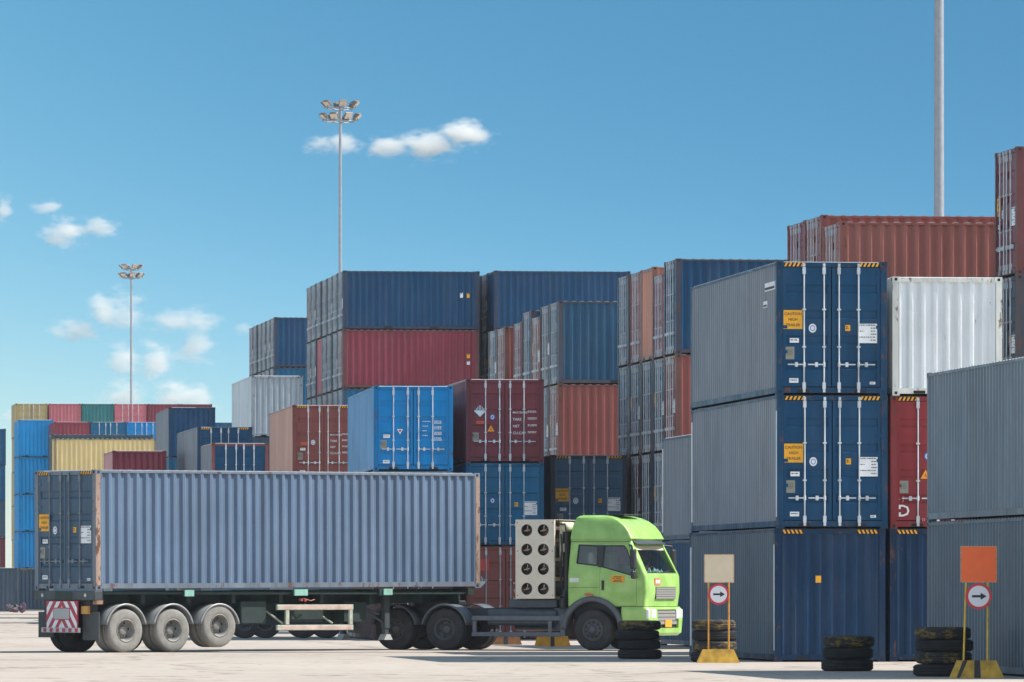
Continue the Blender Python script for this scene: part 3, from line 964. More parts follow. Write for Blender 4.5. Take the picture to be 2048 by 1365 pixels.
stack('E', 224, 44.4, L20, [
    (ST_, 'slate', 'plain', None), (ST_, 'slate', 'plain', None),
    (ST_, 'maroon', 'plain', 'small red container showing just above the trailer, in front of the tan one', dict(flip=True, side='rosesheen'))])

# ---- tallest stack at left: B, its neighbour E, and F farther left
names_b5 = ['navydk', 'slate', 'slatedk', 'slate', 'slatedk', 'slate', 'maroondk']
names_b4 = ['maroon', 'slate', 'slatedk', 'slatedk', 'pink', 'slate', 'slatedk']
names_b3 = ['petrol', 'slate', 'slatedk', 'maroondk', 'slate', 'slatedk', 'slate']
for i in range(7):
    uu, kk = row_along_e1(686, 45.5, i, 2.47)
    lv = [(ST_, 'slate', 'bars', None)] * 3
    for rowname, nm in (('third', names_b3), ('second', names_b4), ('top', names_b5)):
        lv.append((ST_, nm[i], 'bars', '%s container, %s row, %s column back of the tallest middle stack' % (CN[nm[i]], rowname, ORD[i]), dict(flip=(nm[i] == 'pink'), marks=((('S', 0.75, 1.42, 0.12, 0.22, WHITE, 1), ('S', 0.45, 1.42, 0.12, 0.22, YELLOW, 1)) if rowname == 'top' else (('S', 0.42, 1.35, 0.14, 0.2, YELLOW, 1), ('S', 0.42, 1.06, 0.14, 0.16, WHITE, 1))) if i == 0 else ())))
    stack('S', uu, kk, L20, lv)
for i, c in enumerate(('slate', 'maroondk', 'slatedk', 'teal')):
    uu, kk = row_along_e1(988, 45.5, i, 2.47)
    lv = [(ST_, 'slate', 'bars', None)] * 4
    lv.append((ST_, 'slatedk', 'bars', ('dark grey container in shade below the wide navy one', 'dark grey container deep in the gap beside the tallest stack', None, None)[i]))
    lv.append((ST_, ('navydk', c, c, c)[i], 'bars', ('wide navy container at the skyline right of the tallest stack', 'maroon container end at the skyline gap beside the tallest stack', 'dark grey container end farther back in the skyline gap beside the tallest stack', 'teal container end farthest back in the skyline gap beside the tallest stack')[i], dict(flip=(i == 0))))
    stack('S', uu, kk, L20, lv)
for i, c in enumerate(('navydk', 'slate', 'slatedk', 'slate', 'slatedk', 'maroondk')):
    uu, kk = row_along_e1(548, 38.8, i)
    lv = [(ST_, 'slate', 'bars', None)] * 4
    lv.append((ST_, 'petrol' if i == 0 else 'slate', 'bars', ('petrol blue' if i == 0 else 'slate') + ' container in the second row, %s column, above the off white one' % ORD[i]))
    lv.append((ST_, c, 'bars', '%s container in the top row, %s column, above the off white one' % (CN[c], ORD[i])))
    stack('S', uu, kk, L20, lv)

# ---- far rows at the left edge
tan_lab = ['tan container with a ribbed side, behind the small red one', 'dark teal container whose roof edge shows behind the tan one']
for i in range(2):
    uu, kk = row_along_e1(107, 34.0, i)
    stack('S', uu, kk, L20, [(ST_, 'slate', 'bars', None), (ST_, 'slate', 'bars', None), (ST_, 'slate', 'bars', None),
        ((ST_, HC_)[i], ('tan', 'teal')[i], 'bars', tan_lab[i], dict(hz=False, flip=True))])
for i, (c, lk, fl) in enumerate((('khaki', 'bars', False), ('pink', 'bars', True), ('green', 'bars', True), ('pink', 'bars', False), ('maroon', 'bars', True), ('maroondk', 'bars', True))):
    uu, kk = row_along_e2(31, 26.4, i)
    nm = ('khaki container with white door bars, left end of the far top row', 'dusty red ribbed container second in the far top row', 'green ribbed container in the far top row', 'pink container with door bars in the far top row',
          'maroon ribbed container right of the pink one in the far top row', 'dark maroon container at the right end of the far top row')[i]
    if i == 0:
        lv = [(ST_, 'khaki', 'bars', 'khaki container number %s from the ground in the far left column' % q) for q in ('one', 'two', 'three', 'four', 'five')]
        lv[0] = (ST_, 'pink', 'bars', 'dusty pink container at the foot of the far left khaki column')
        lv[1] = (ST_, 'khaki', 'bars', 'lowest khaki container of the far left column, above a pink one')
        lv[2] = (ST_, 'khaki', 'bars', 'second lowest khaki container of the far left column')
        lv[3] = (ST_, 'khaki', 'bars', 'middle khaki container of the far left column')
        lv[4] = (ST_, 'khaki', 'bars', 'khaki container just under the topmost one of the far left column')
    else:
        lv = [(ST_, 'slate', 'bars', None)] * 5
    stack('E', uu, kk, L20, lv + [(ST_, c, lk, nm, dict(flip=fl))])
for i, (c, fl) in enumerate((('maroon', True), ('petrol', False), ('blue', False), ('blue', False), ('petrol', True))):
    uu, kk = row_along_e2(108, 29.2, i)
    lv = [(ST_, 'slate', 'bars', None)] * 4
    stack('E', uu, kk, L20, lv + [(ST_, c, 'bars', ('far maroon container with a yellow mark above the tan one', 'far petrol blue container with a white data panel above the tan one', 'far bright blue container with white bars left of the dark navy one',
        'far blue container mostly behind the dark navy one', 'far petrol container showing as a strip beside the off white one')[i], dict(flip=fl))])
bl = ['foot of the bright blue column at the left, half hidden', 'bright blue container fourth from the top of the left column', 'bright blue container third from the top of the left column', 'bright blue container second from the top of the left column', 'bright blue container at the top of the left column']
stack('E', 37, 28.8, L20, [(ST_ + (0.3 if q == 0 else 0), 'brightblue' if q else 'greyblue', 'bars', bl[q] if q else 'grey blue container at the foot of the bright blue column', dict(flip=True)) for q in range(5)])
ll = ['maroon container at the foot of the column on the left edge', 'greyish container second from the ground on the left edge', 'slate container in the middle of the column on the left edge', 'grey blue container second from the top on the left edge', 'petrol blue container at the top of the column on the left edge']
stack('E', -57, 28.0, L20, [(ST_, c, 'bars', ll[q], dict(flip=True)) for q, c in enumerate(('maroondk', 'maroondk', 'slate', 'petrol', 'petrol'))])
stack('E', -40, 30.6, L20, [(HC_, 'slatedk', 'bars', 'dark container on the ground at the far left edge', dict(flip=True, hz=False))])

# ------------------------------------------------------------------ wheels
RUBBER = simple('tyre_rubber', C(62, 62, 64), 0.85, spec=0.2, var=0.25, scale=5)
DUSTY = simple('dusty_rubber', C(140, 138, 133), 0.9, spec=0.2, var=0.15, scale=6)
RIMGREY = simple('dusty_rim', C(134, 132, 128), 0.6, 0.2, var=0.2, scale=9)
RIMDARK = simple('dark_rim', C(84, 86, 90), 0.6, 0.1, var=0.2, scale=9)
def wheel(parent, x, y, z, r, wd, sgn, tyre, rim, front=False, dual=False):
    """sgn: outer side along y; x,y,z is the middle of the outer face"""
    wroot = bpy.data.objects.new('wheel', None); col.objects.link(wroot); wroot.parent = parent
    wroot.location = (x, y, z); wroot.empty_display_size = 0.3
    ri = r * 0.52
    def tprof(o):
        return [(ri, o - 0.02), (ri + 0.02, o - 0.004), (ri + 0.05, o), (r * 0.80, o + 0.004), (r * 0.9, o - 0.006), (r * 0.955, o - 0.02), (r * 0.985, o - 0.045), (r * 0.99, o - 0.05),
                (r * 0.975, o - 0.052), (r * 0.975, o - 0.06), (r, o - 0.062), (r, o - 0.11), (r * 0.978, o - 0.112), (r * 0.978, o - 0.12), (r, o - 0.122), (r, o - wd + 0.122), (r * 0.978, o - wd + 0.12), (r * 0.978, o - wd + 0.112), (r, o - wd + 0.11),
                (r, o - wd + 0.05), (r * 0.97, o - wd + 0.03), (r * 0.88, o - wd), (ri, o - wd + 0.02)]
    def ft():
        b = MB(); b.lathe_y(tprof(0), n=56, sgn=sgn)
        if dual: b.lathe_y(tprof(-wd - 0.06), n=40, sgn=sgn)
        return b.mesh('tyre', tyre)
    obj('tyre', cached(('tyre', r, wd, sgn, dual, tyre.name), ft), wroot)
    def fr():
        b = MB()
        if front:
            prof = [(ri, -0.02), (ri + 0.012, 0.0), (ri - 0.012, 0.004), (ri - 0.03, -0.02), (ri - 0.05, -0.045), (ri * 0.72, -0.01), (ri * 0.55, 0.03), (ri * 0.42, 0.035), (ri * 0.40, 0.06), (ri * 0.34, 0.10), (0.02, 0.11), (0.0, 0.11)]
        else:
            prof = [(ri, -0.02), (ri + 0.012, 0.0), (ri - 0.012, 0.004), (ri - 0.03, -0.03), (ri - 0.055, -0.12), (ri * 0.72, -0.165), (ri * 0.45, -0.15), (ri * 0.42, -0.11), (ri * 0.30, -0.10), (0.0, -0.10)]
        b.lathe_y(prof, n=40, m=0, sgn=sgn)
        nh = 10 if front else 6
        for i in range(nh):
            t = 2 * math.pi * i / nh + 0.2
            rr = ri * (0.68 if front else 0.74)
            yy = sgn * (0.0 if front else -0.160)
            c = Vector((rr * math.cos(t), yy, rr * math.sin(t)))
            b.cyl(c - Vector((0, sgn*0.02, 0)), c + Vector((0, sgn*0.012, 0)), ri * (0.085 if front else 0.115), 10, 1)
        for i in range(10):
            t = 2 * math.pi * i / 10
            rr = ri * 0.50
            yy = sgn * (0.034 if front else -0.15)
            c = Vector((rr * math.cos(t), yy, rr * math.sin(t)))
            b.cyl(c, c + Vector((0, sgn*0.03, 0)), 0.014, 6, 0)
        return b.mesh('rim', [rim, DARK])
    obj('rim', cached(('rim', r, sgn, front, rim.name), fr), wroot)
    return wroot

# ------------------------------------------------------------------ the semi-trailer and its container
TS = 1.03
TH = R(41.2)
CHASSIS = simple('dark_green_chassis', C(34, 52, 50), 0.6, var=0.25)
CHASSIS2 = simple('chassis_steel', C(64, 72, 76), 0.55, var=0.2)
MINT = simple('mint_bracket', C(136, 186, 170), 0.6, var=0.15)
GUARD = simple('grey_mudguard', C(140, 142, 142), 0.45, 0.2, var=0.15)
GUARDDK = simple('dark_mudguard', C(92, 98, 106), 0.5, 0.1, var=0.15)
FLAP = simple('mud_flap', C(72, 76, 78), 0.8, var=0.15)
PALEFRAME = simple('pale_guard_frame', C(176, 180, 166), 0.55, var=0.2)
REDW = simple('red_board', C(176, 52, 68), 0.5, var=0.12)
PLATEG = simple('blank_plate', C(168, 170, 170), 0.45)
RUSTY = simple('rusty_steel', C(150, 112, 92), 0.85, var=0.4, scale=9)
GALV2 = simple('pale_steel', C(190, 192, 190), 0.5, 0.2, var=0.12)

P0 = Vector(((192 - 1024) / F * 160.5, 160.5, 0))               # rear near lower corner of the container, on the ground
fd = Vector((math.cos(TH), math.sin(TH), 0)); ld = Vector((-math.sin(TH), math.cos(TH), 0))
Lk = 12.192
tz = 1.50
troot = thing('semi_trailer', 'dark green skeletal semi-trailer with three axles, carrying the grey blue container', 'trailer',
              P0 + ld * HW * TS, TH, None, TS)
# local frame of the trailer: x forward from the rear, y left (far side), z up; near side is y = -HW
pitch = 0.0045
def cz(x): return tz + pitch * x
b = MB()
for y in (-0.48, 0.48):
    b.prism([(0.15, 0.98), (8.3, 0.98), (9.2, 1.16), (12.1, 1.22), (12.1, tz + 0.03), (0.15, tz - 0.03)], 'y', y - 0.07, y + 0.07)
for x in (0.35, 1.6, 3.0, 4.4, 5.9, 7.2, 8.8, 10.4, 11.6):
    b.box(x - 0.06, x + 0.06, -1.0, 1.0, 1.18, 1.40)
for x in (2.8, 6.2, 9.0, 11.9):
    b.box(x - 0.10, x + 0.10, -HW + 0.02, HW - 0.02, tz - 0.17 + pitch*x, tz - 0.015 + pitch*x)
b.box(0.1, 12.0, -HW + 0.08, -HW + 0.14, tz - 0.10, tz - 0.04)
b.build('chassis_beam', CHASSIS, troot)
b = MB()
b.bbox(-0.04, 0.20, -HW, HW, tz - 0.24, tz - 0.012, 0.012)
for y in (-0.85, 0.85):
    b.cyl((-0.05, y, tz - 0.12), (-0.037, y, tz - 0.12), 0.045, 12, 1)
b.box(-0.046, -0.038, -0.34, 0.34, tz - 0.22, tz - 0.03, 2)
b.build('rear_bolster', [CHASSIS2, GALV2, CHASSIS], troot)
for x, dx in ((2.85, 0.14), (6.35, 0.21), (9.15, 0.14)):
    b = MB(); b.box(x - dx, x + dx, -HW - 0.012, -HW + 0.05, cz(x) - 0.16, cz(x) - 0.006)
    b.build('twistlock_bracket', MINT, troot)
b = MB()
b.bbox(0.02, 0.22, -HW + 0.0, -HW + 0.16, tz - 0.34, tz - 0.245, 0.01)
b.build('corner_bracket', RUSTY, troot)
# chevron board with blank plate
b = MB()
bw, bz0, bz1 = 0.62, 0.56, 1.245
b.box(-0.10, -0.07, -bw, bw, bz0, bz1, 0)
def clip(poly, ax, lim, keep_less):
    out_ = []
    for p, q in zip(poly, poly[1:] + poly[:1]):
        ip = (p[ax] <= lim) == keep_less; iq = (q[ax] <= lim) == keep_less
        if ip: out_.append(p)
        if ip != iq:
            t = (lim - p[ax]) / (q[ax] - p[ax]); out_.append((p[0] + (q[0]-p[0])*t, p[1] + (q[1]-p[1])*t))
    return out_
for s in (-1, 1):
    for off in (-0.50, -0.22, 0.06, 0.34):
        q_ = [(off, bz1 - 0.015), (off + 0.14, bz1 - 0.015), (off + 0.14 + 0.52, bz0), (off + 0.52, bz0)]
        for ax_, lim_, less_ in ((0, 0.004, False), (0, bw - 0.02, True)):
            if q_: q_ = clip(q_, ax_, lim_, less_)
        if len(q_) > 2: b.add([(-0.103, s * y_, z_) for y_, z_ in q_], [tuple(range(len(q_)))], 1)
board = b.build('chevron_board', [REDW, WHITE], troot)
b = MB(); b.box(-0.112, -0.104, -0.33, 0.33, 0.79, 1.08, 0); b.box(-0.1135, -0.1125, -0.31, 0.31, 0.81, 1.06, 1)
b.build('number_plate', [REDW, PLATEG], board)
b = MB(); b.bbox(-0.15, -0.105, -0.76, 0.76, 0.48, 0.60, 0.01, 0)
for i in range(6):
    b.box(-0.153, -0.149, -0.70 + 0.25*i, -0.58 + 0.25*i, 0.495, 0.585, 1)
b.build('bumper_bar', [GALV2, REDW], troot)
b = MB()
b.box(-0.02, 0.05, -HW + 0.30, -HW + 0.56, 0.93, 1.12); b.build('tail_lamp', simple('amber_lens', C(190, 140, 60), 0.3), troot)
for y0, y1, z0 in ((-HW + 0.02, -HW + 0.66, 0.30), (HW - 0.62, HW - 0.02, 0.36)):
    b = MB(); b.box(0.10, 0.125, y0, y1, z0, 0.98); b.build('mud_flap', FLAP, troot)
b = MB(); b.box(0.05, 0.30, -0.9, 0.9, 0.95, 1.26); b.build('tail_crossmember', BLACK, troot)
# axles, wheels and mudguards
WR = 0.528
for x, dz in ((0.92, 0.0), (2.36, 0.0), (3.80, 0.11)):
    b = MB(); b.cyl((x, -0.9, WR + dz), (x, 0.9, WR + dz), 0.075, 10); b.box(x - 0.35, x + 0.35, -0.55, -0.42, 0.62, 0.98); b.box(x - 0.35, x + 0.35, 0.42, 0.55, 0.62, 0.98)
    b.build('axle', BLACK, troot)
    wheel(troot, x, -HW + 0.01, WR + dz, WR, 0.30, -1, DUSTY, RIMGREY, dual=True)
    wheel(troot, x, HW - 0.01, WR + dz, WR, 0.30, 1, RUBBER, RIMGREY, dual=True)
    for s in (-1, 1):
        b = MB()
        ya, yb = sorted((s * (HW - 0.0), s * (HW - 0.66)))
        b.arc(x, WR + 0.02, 0.60, 0.018, 12, 168, ya, yb, 22)
        ya, yb = sorted((s * (HW + 0.006), s * (HW - 0.03)))
        b.arc(x, WR + 0.02, 0.585, 0.05, 12, 168, ya, yb, 22)
        b.build('mudguard', GUARD, troot)
# side guard frame
b = MB()
y0, y1 = -HW + 0.02, -HW + 0.09
for zz in (1.10, 0.60):
    b.bbox(5.62, 8.05, y0, y1, zz - 0.085, zz + 0.045, 0.008)
    b.box(5.75, 8.0, y0 - 0.003, y0, zz - 0.06, zz + 0.02, 1)
for x in (5.95, 7.98):
    b.box(x - 0.05, x + 0.05, y0 + 0.004, y1 - 0.004, 0.66, 1.01)
    b.cyl((x - 0.5 if x < 7 else x - 1.0, -0.5, 1.2), (x - 0.1 if x < 7 else x - 0.55, y1, 0.68), 0.025, 8)
b.build('side_guard', [PALEFRAME, simple('faded_stripe', C(196, 168, 158), 0.6, var=0.2, scale=3)], troot)
b = MB()
for y in (-0.82, 0.82):
    b.bbox(9.32, 9.48, y - 0.08, y + 0.08, 0.55, 1.38, 0.01)
    b.box(9.34, 9.46, y - 0.06, y + 0.06, 0.32, 0.56)
    b.prism([(9.26, 0.26), (9.54, 0.26), (9.46, 0.40), (9.34, 0.40)], 'y', y - 0.12, y + 0.12, 1)
    b.cyl((9.2, y, 0.9), (8.1, y * 0.6, 1.3), 0.03, 8)
    b.cyl((9.3, y, 0.7), (8.5, y * 0.6, 1.3), 0.03, 8)
b.build('landing_leg', [CHASSIS2, GALV2], troot)
b = MB()
b.bbox(4.65, 5.45, -0.98, -0.35, 0.68, 1.24, 0.02); b.box(8.0, 8.7, -0.9, 0.9, 0.72, 1.2)
b.box(4.5, 8.9, -0.40, 0.40, 0.75, 1.0); b.bbox(6.2, 7.3, -0.95, -0.5, 0.72, 1.12, 0.02); b.cyl((4.8, -0.7, 0.95), (5.5, -0.7, 0.95), 0.14, 14)
b.tube([(4.45, -0.8, 1.2), (4.5, -0.85, 1.05), (4.6, -0.8, 0.9), (4.7, -0.9, 0.85)], 0.015)
b.build('air_tank', CHASSIS, troot)
b = MB(); b.cyl((6.4, -HW + 0.12, 1.28), (6.4, -HW + 0.02, 1.26), 0.035, 10); b.cyl((6.52, -HW + 0.12, 1.27), (6.52, -HW + 0.02, 1.25), 0.035, 10)
b.tube([(6.5, -HW + 0.1, 1.3), (6.7, -HW + 0.05, 1.24), (6.85, -HW + 0.08, 1.27)], 0.012)
b.build('air_coupling', simple('coupling_red', C(170, 90, 84), 0.5), troot)

croot = container('long grey blue container with rusty pale corner posts, carried on the trailer', None, Lk, HC_, C(98, 118, 142), (0,0,0), 0, 'hc', hc=True,
                  bar=C(104, 116, 128), rusty=C(150, 128, 116), frame_col=C(196, 188, 182), handle_z=0.70)
cl = P0 + ld * HW * TS + fd * (Lk / 2 * TS)
croot.location = (cl.x, cl.y, (tz + pitch * Lk / 2) * TS)
croot.rotation_euler = (0, -pitch, TH)
croot.scale = (TS,) * 3
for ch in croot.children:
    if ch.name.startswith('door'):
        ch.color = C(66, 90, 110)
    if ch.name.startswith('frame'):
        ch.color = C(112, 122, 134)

# ------------------------------------------------------------------ the tractor
GREEN, GT, GB = mat('lime_cab_paint')
GB.inputs['Base Color'].default_value = C(138, 208, 96)
GB.inputs['Roughness'].default_value = 0.4
GB.inputs['Coat Weight'].default_value = 0.3
_n = GT.nodes.new('ShaderNodeTexNoise'); _n.inputs['Scale'].default_value = 2.5; _n.inputs['Detail'].default_value = 7
_t = GT.nodes.new('ShaderNodeTexCoord'); GT.links.new(_t.outputs['Object'], _n.inputs['Vector'])
_r = GT.nodes.new('ShaderNodeValToRGB'); _r.color_ramp.elements[0].position = 0.35; _r.color_ramp.elements[0].color = C(140, 186, 92); _r.color_ramp.elements[1].position = 0.7; _r.color_ramp.elements[1].color = C(168, 210, 116)
GT.links.new(_n.outputs[0], _r.inputs[0]); GT.links.new(_r.outputs[0], GB.inputs['Base Color'])
def glass_mat():
    m = bpy.data.materials.new('window_glass'); m.use_nodes = True
    t = m.node_tree; t.nodes.clear()
    tr = t.nodes.new('ShaderNodeBsdfTransparent'); tr.inputs[0].default_value = (0.80, 0.86, 0.86, 1)
    gl = t.nodes.new('ShaderNodeBsdfGlossy'); gl.inputs['Roughness'].default_value = 0.02
    fr = t.nodes.new('ShaderNodeFresnel'); fr.inputs[0].default_value = 1.5
    mx = t.nodes.new('ShaderNodeMixShader'); o = t.nodes.new('ShaderNodeOutputMaterial')
    ad = t.nodes.new('ShaderNodeMath'); ad.inputs[1].default_value = 0.07; t.links.new(fr.outputs[0], ad.inputs[0]); t.links.new(ad.outputs[0], mx.inputs[0]); t.links.new(tr.outputs[0], mx.inputs[1]); t.links.new(gl.outputs[0], mx.inputs[2]); t.links.new(mx.outputs[0], o.inputs[0])
    return m
GLASS = glass_mat()
TRIM = simple('black_trim', C(44, 46, 50), 0.5, var=0.1)
GRILLE = simple('grey_grille', C(150, 150, 146), 0.5, 0.2)
BEIGE = simple('beige_rack_sheet', C(222, 212, 194), 0.55, var=0.06)
CREAMC = simple('cream_cylinder', C(206, 204, 176), 0.4)
STEELG = simple('grey_frame_steel', C(96, 102, 112), 0.5, 0.1, var=0.15)
INTER = simple('cab_interior', C(190, 180, 166), 0.8)
INTDK = simple('dark_interior', C(50, 50, 52), 0.8)

PHI = R(-22.0)
tdir = Vector((math.cos(PHI), math.sin(PHI), 0))
TP = Vector((2.52, 167.3, 0))
tr = thing('tractor_truck', 'lime green high-roof tractor truck with a beige gas cylinder rack behind the cab', 'truck', TP, PHI, None, TS)

def loft(rows, n=6):
    """rows of (z, x_rear, x_front, half_width, corner radius)"""
    vs, fs = [], []
    ring = 4 * (n + 1)
    for zz, xr, xf, hw, rad in rows:
        for cx, cy, a0 in ((xf - rad, hw - rad, 0), (xr + rad * 0.6, hw - rad * 0.6, 90), (xr + rad * 0.6, -hw + rad * 0.6, 180), (xf - rad, -hw + rad, 270)):
            rr = rad if a0 in (0, 270) else rad * 0.6
            for i in range(n + 1):
                t = R(a0 + 90 * i / n)
                vs.append((cx + rr * math.cos(t), cy + rr * math.sin(t), zz))
    for j in range(len(rows) - 1):
        for i in range(ring):
            k_ = (i + 1) % ring
            fs.append((j*ring + i, j*ring + k_, (j+1)*ring + k_, (j+1)*ring + i))
    fs.append(tuple(range(ring))[::-1]); fs.append(tuple((len(rows)-1)*ring + i for i in range(ring)))
    return vs, fs
cab_rows = [(1.10, -0.66, 1.38, 1.20, 0.09), (1.45, -0.66, 1.43, 1.22, 0.10), (1.84, -0.66, 1.42, 1.22, 0.10), (1.90, -0.655, 1.40, 1.218, 0.10), (2.30, -0.64, 1.20, 1.18, 0.10), (2.68, -0.62, 1.01, 1.13, 0.10),
            (2.74, -0.62, 0.98, 1.125, 0.09), (2.78, -0.62, 1.03, 1.15, 0.06), (2.95, -0.60, 0.94, 1.12, 0.06), (3.10, -0.57, 0.82, 1.09, 0.06), (3.22, -0.54, 0.66, 1.06, 0.06), (3.30, -0.50, 0.48, 1.03, 0.06), (3.345, -0.44, 0.30, 0.97, 0.06), (3.365, -0.36, 0.12, 0.88, 0.05)]
def tmp(vs, fs, name='tmp'):
    me = bpy.data.meshes.new(name); me.from_pydata(vs, [], fs); me.update()
    import bmesh
    bm = bmesh.new(); bm.from_mesh(me); bmesh.ops.recalc_face_normals(bm, faces=bm.faces); bm.to_mesh(me); bm.free()
    o = bpy.data.objects.new(name, me); col.objects.link(o); return o
def boolean(o, cutter, op):
    md = o.modifiers.new('b', 'BOOLEAN'); md.operation = op; md.object = cutter; md.solver = 'EXACT'
    bpy.context.view_layer.update()
    dg = bpy.context.evaluated_depsgraph_get()
    me = bpy.data.meshes.new_from_object(o.evaluated_get(dg))
    o.modifiers.clear(); old = o.data; o.data = me; bpy.data.meshes.remove(old)
    return o
def kill(*os_):
    for o in os_:
        me = o.data; bpy.data.objects.remove(o); bpy.data.meshes.remove(me)
def prism_obj(pts, axis, a, c):
    b = MB(); b.prism(pts, axis, a, c); return tmp(b.v, b.f)
shell = tmp(*loft(cab_rows))
inner_rows = [(zz, xr + 0.05, xf - 0.06, hw - 0.05, max(0.05, rad - 0.04)) for zz, xr, xf, hw, rad in cab_rows[1:9]]
inner_rows[0] = (1.30,) + inner_rows[0][1:]
inn = tmp(*loft(inner_rows)); boolean(shell, inn, 'DIFFERENCE'); kill(inn)
b = MB(); b.cyl((0, -2, 0.52), (0, 2, 0.52), 0.74, 40); arch = tmp(b.v, b.f)
boolean(shell, arch, 'DIFFERENCE'); kill(arch)
W_REAR = [(-0.42, 2.17), (0.12, 2.11), (0.12, 2.60), (-0.38, 2.62)]
W_FRONT = [(0.26, 2.08), (1.08, 1.86), (1.12, 1.98), (0.90, 2.50), (0.82, 2.60), (0.30, 2.60)]
for w_ in (W_REAR, W_FRONT):
    p = prism_obj(w_, 'y', -2, 2); boolean(shell, p, 'DIFFERENCE'); kill(p)
WS = [(-1.03, 1.92), (1.03, 1.92), (0.96, 2.60), (-0.96, 2.60)]
p = prism_obj(WS, 'x', 0.75, 2.0); boolean(shell, p, 'DIFFERENCE'); kill(p)
DOOR = [(0.20, 1.12), (0.20, 2.66), (0.93, 2.66), (1.18, 1.98), (1.18, 1.12)]
def inset(pts, d):
    cx = sum(p[0] for p in pts) / len(pts); cy = sum(p[1] for p in pts) / len(pts)
    return [(p[0] + (d if p[0] < cx else -d), p[1] + (d if p[1] < cy else -d)) for p in pts]
for s in (-1, 1):
    ya, yb = sorted((s * 0.9, s * 2))
    src = tmp([tuple(v.co) for v in shell.data.vertices], [tuple(q.vertices) for q in shell.data.polygons])
    cut = prism_obj(inset(DOOR, 0.007), 'y', ya, yb)
    boolean(src, cut, 'INTERSECT'); kill(cut)
    src.name = 'door'; src.parent = tr; src.data.materials.clear(); src.data.materials.append(GREEN)
    d_ = src
    b = MB()
    yh = s * 1.235
    ya, yb = sorted((yh - s * 0.02, yh + s * 0.02))
    b.bbox(0.255, 0.315, ya, yb, 1.50, 1.74, 0.01); b.build('handle', BLACK, d_)
    b = MB()
    fr_pts = W_FRONT
    yg = lambda zz: s * (1.22 - (zz - 1.9) * 0.115 - 0.012) if zz > 1.9 else s * 1.208
    b.add([(x, yg(zz), zz) for x, zz in fr_pts], [tuple(range(len(fr_pts)))])
    b.build('window', GLASS, d_)
    b = MB()
    for (xa, za), (xb, zb) in zip(fr_pts, fr_pts[1:] + fr_pts[:1]):
        b.cyl((xa, yg(za) + s*0.008, za), (xb, yg(zb) + s*0.008, zb), 0.018, 6)
    b.build('window_seal', TRIM, d_)
    if s < 0:
        b = MB()
        yq = -1.222
        b.box(0.50, 0.86, yq - 0.003, yq + 0.02, 1.69, 1.87, 0)
        for q, (x0_, w_, zz) in enumerate(((0.58, 0.2, 1.84), (0.55, 0.05, 1.80), (0.64, 0.12, 1.80), (0.58, 0.2, 1.755), (0.55, 0.26, 1.72))):
            b.box(x0_, x0_ + w_, yq - 0.0055, yq - 0.003, zz - 0.018, zz + 0.002, 1)
        b.build('yellow_notice', [YELLOW, simple('brown_print', C(130, 90, 40), 0.6)], d_)
    cut = prism_obj(DOOR, 'y', ya, yb); cut2 = prism_obj(DOOR, 'y', *sorted((s * 0.9, s * 2)))
    boolean(shell, cut2, 'DIFFERENCE'); kill(cut, cut2)
shell.name = 'cab'; shell.parent = tr; shell.data.materials.clear(); shell.data.materials.append(GREEN)
import bmesh
bm = bmesh.new(); bm.from_mesh(shell.data)
for f_ in bm.faces: f_.smooth = True
for e_ in bm.edges:
    if len(e_.link_faces) == 2 and e_.calc_face_angle(0) > R(28): e_.smooth = False
bm.to_mesh(shell.data); bm.free()
cabo = shell
# rear side windows
for s in (-1, 1):
    b = MB(); yg = lambda zz: s * (1.22 - (zz - 1.9) * 0.115 - 0.012)
    b.add([(x, yg(zz), zz) for x, zz in W_REAR], [(0,1,2,3)]); b.build('side_window', GLASS, tr)
    b = MB()
    for (xa, za), (xb, zb) in zip(W_REAR, W_REAR[1:] + W_REAR[:1]):
        b.cyl((xa, yg(za) + s*0.008, za), (xb, yg(zb) + s*0.008, zb), 0.02, 6)
    # dark pillar between the two windows
    b.add([(0.14, yg(2.08) + s*0.032, 2.08), (0.255, yg(2.06) + s*0.032, 2.06), (0.295, yg(2.62) + s*0.032, 2.62), (0.12, yg(2.62) + s*0.032, 2.62)], [(0,1,2,3)])
    b.build('window_seal', TRIM, tr)
# windscreen
wx = lambda zz: 1.40 - (zz - 1.90) * (0.39 / 0.78) - 0.03
b = MB(); b.add([(wx(zz), y, zz) for y, zz in WS], [(0,1,2,3)]); wso = b.build('windscreen', GLASS, tr)
b = MB(); b.add([(wx(zz) + 0.006, y, zz) for y, zz in ((-1.03, 1.86), (1.03, 1.86), (1.03, 1.95), (-1.03, 1.95))], [(0,1,2,3)])
for y0_, y1_ in ((-0.75, -0.05), (0.0, 0.7)):
    b.cyl((wx(1.97) + 0.03, y0_, 1.93), (wx(2.0) + 0.03, y1_, 1.99), 0.012, 6)
b.build('wiper', TRIM, wso)
b = MB(); b.add([(wx(zz) + 0.007, y, zz) for y, zz in ((-0.97, 2.50), (0.97, 2.50), (0.96, 2.60), (-0.96, 2.60))], [(0,1,2,3)]); b.build('sun_strip', simple('cream_strip', C(214, 206, 180), 0.6), wso)
b = MB()
for i in range(12):
    y0_, y1_ = -1.02 + 0.17 * i, -1.02 + 0.17 * (i + 1)
    bow = lambda y: 0.10 * (1 - (y / 1.05) ** 2)
    for (za, xa, zb, xb) in ((2.72, 0.96, 2.64, 1.10),):
        b.add([(xa + bow(y0_), y0_, za), (xa + bow(y1_), y1_, za), (xb + bow(y1_), y1_, zb), (xb + bow(y0_), y0_, zb), (xa + bow(y0_), y0_, za + 0.02), (xa + bow(y1_), y1_, za + 0.02), (xb + bow(y1_), y1_, zb + 0.02), (xb + bow(y0_), y0_, zb + 0.02)],
              [(0,1,2,3), (4,7,6,5), (3,2,6,7), (0,4,5,1), (0,3,7,4), (1,5,6,2)])
b.build('sun_visor', simple('smoked_visor', C(70, 74, 82), 0.3), tr)
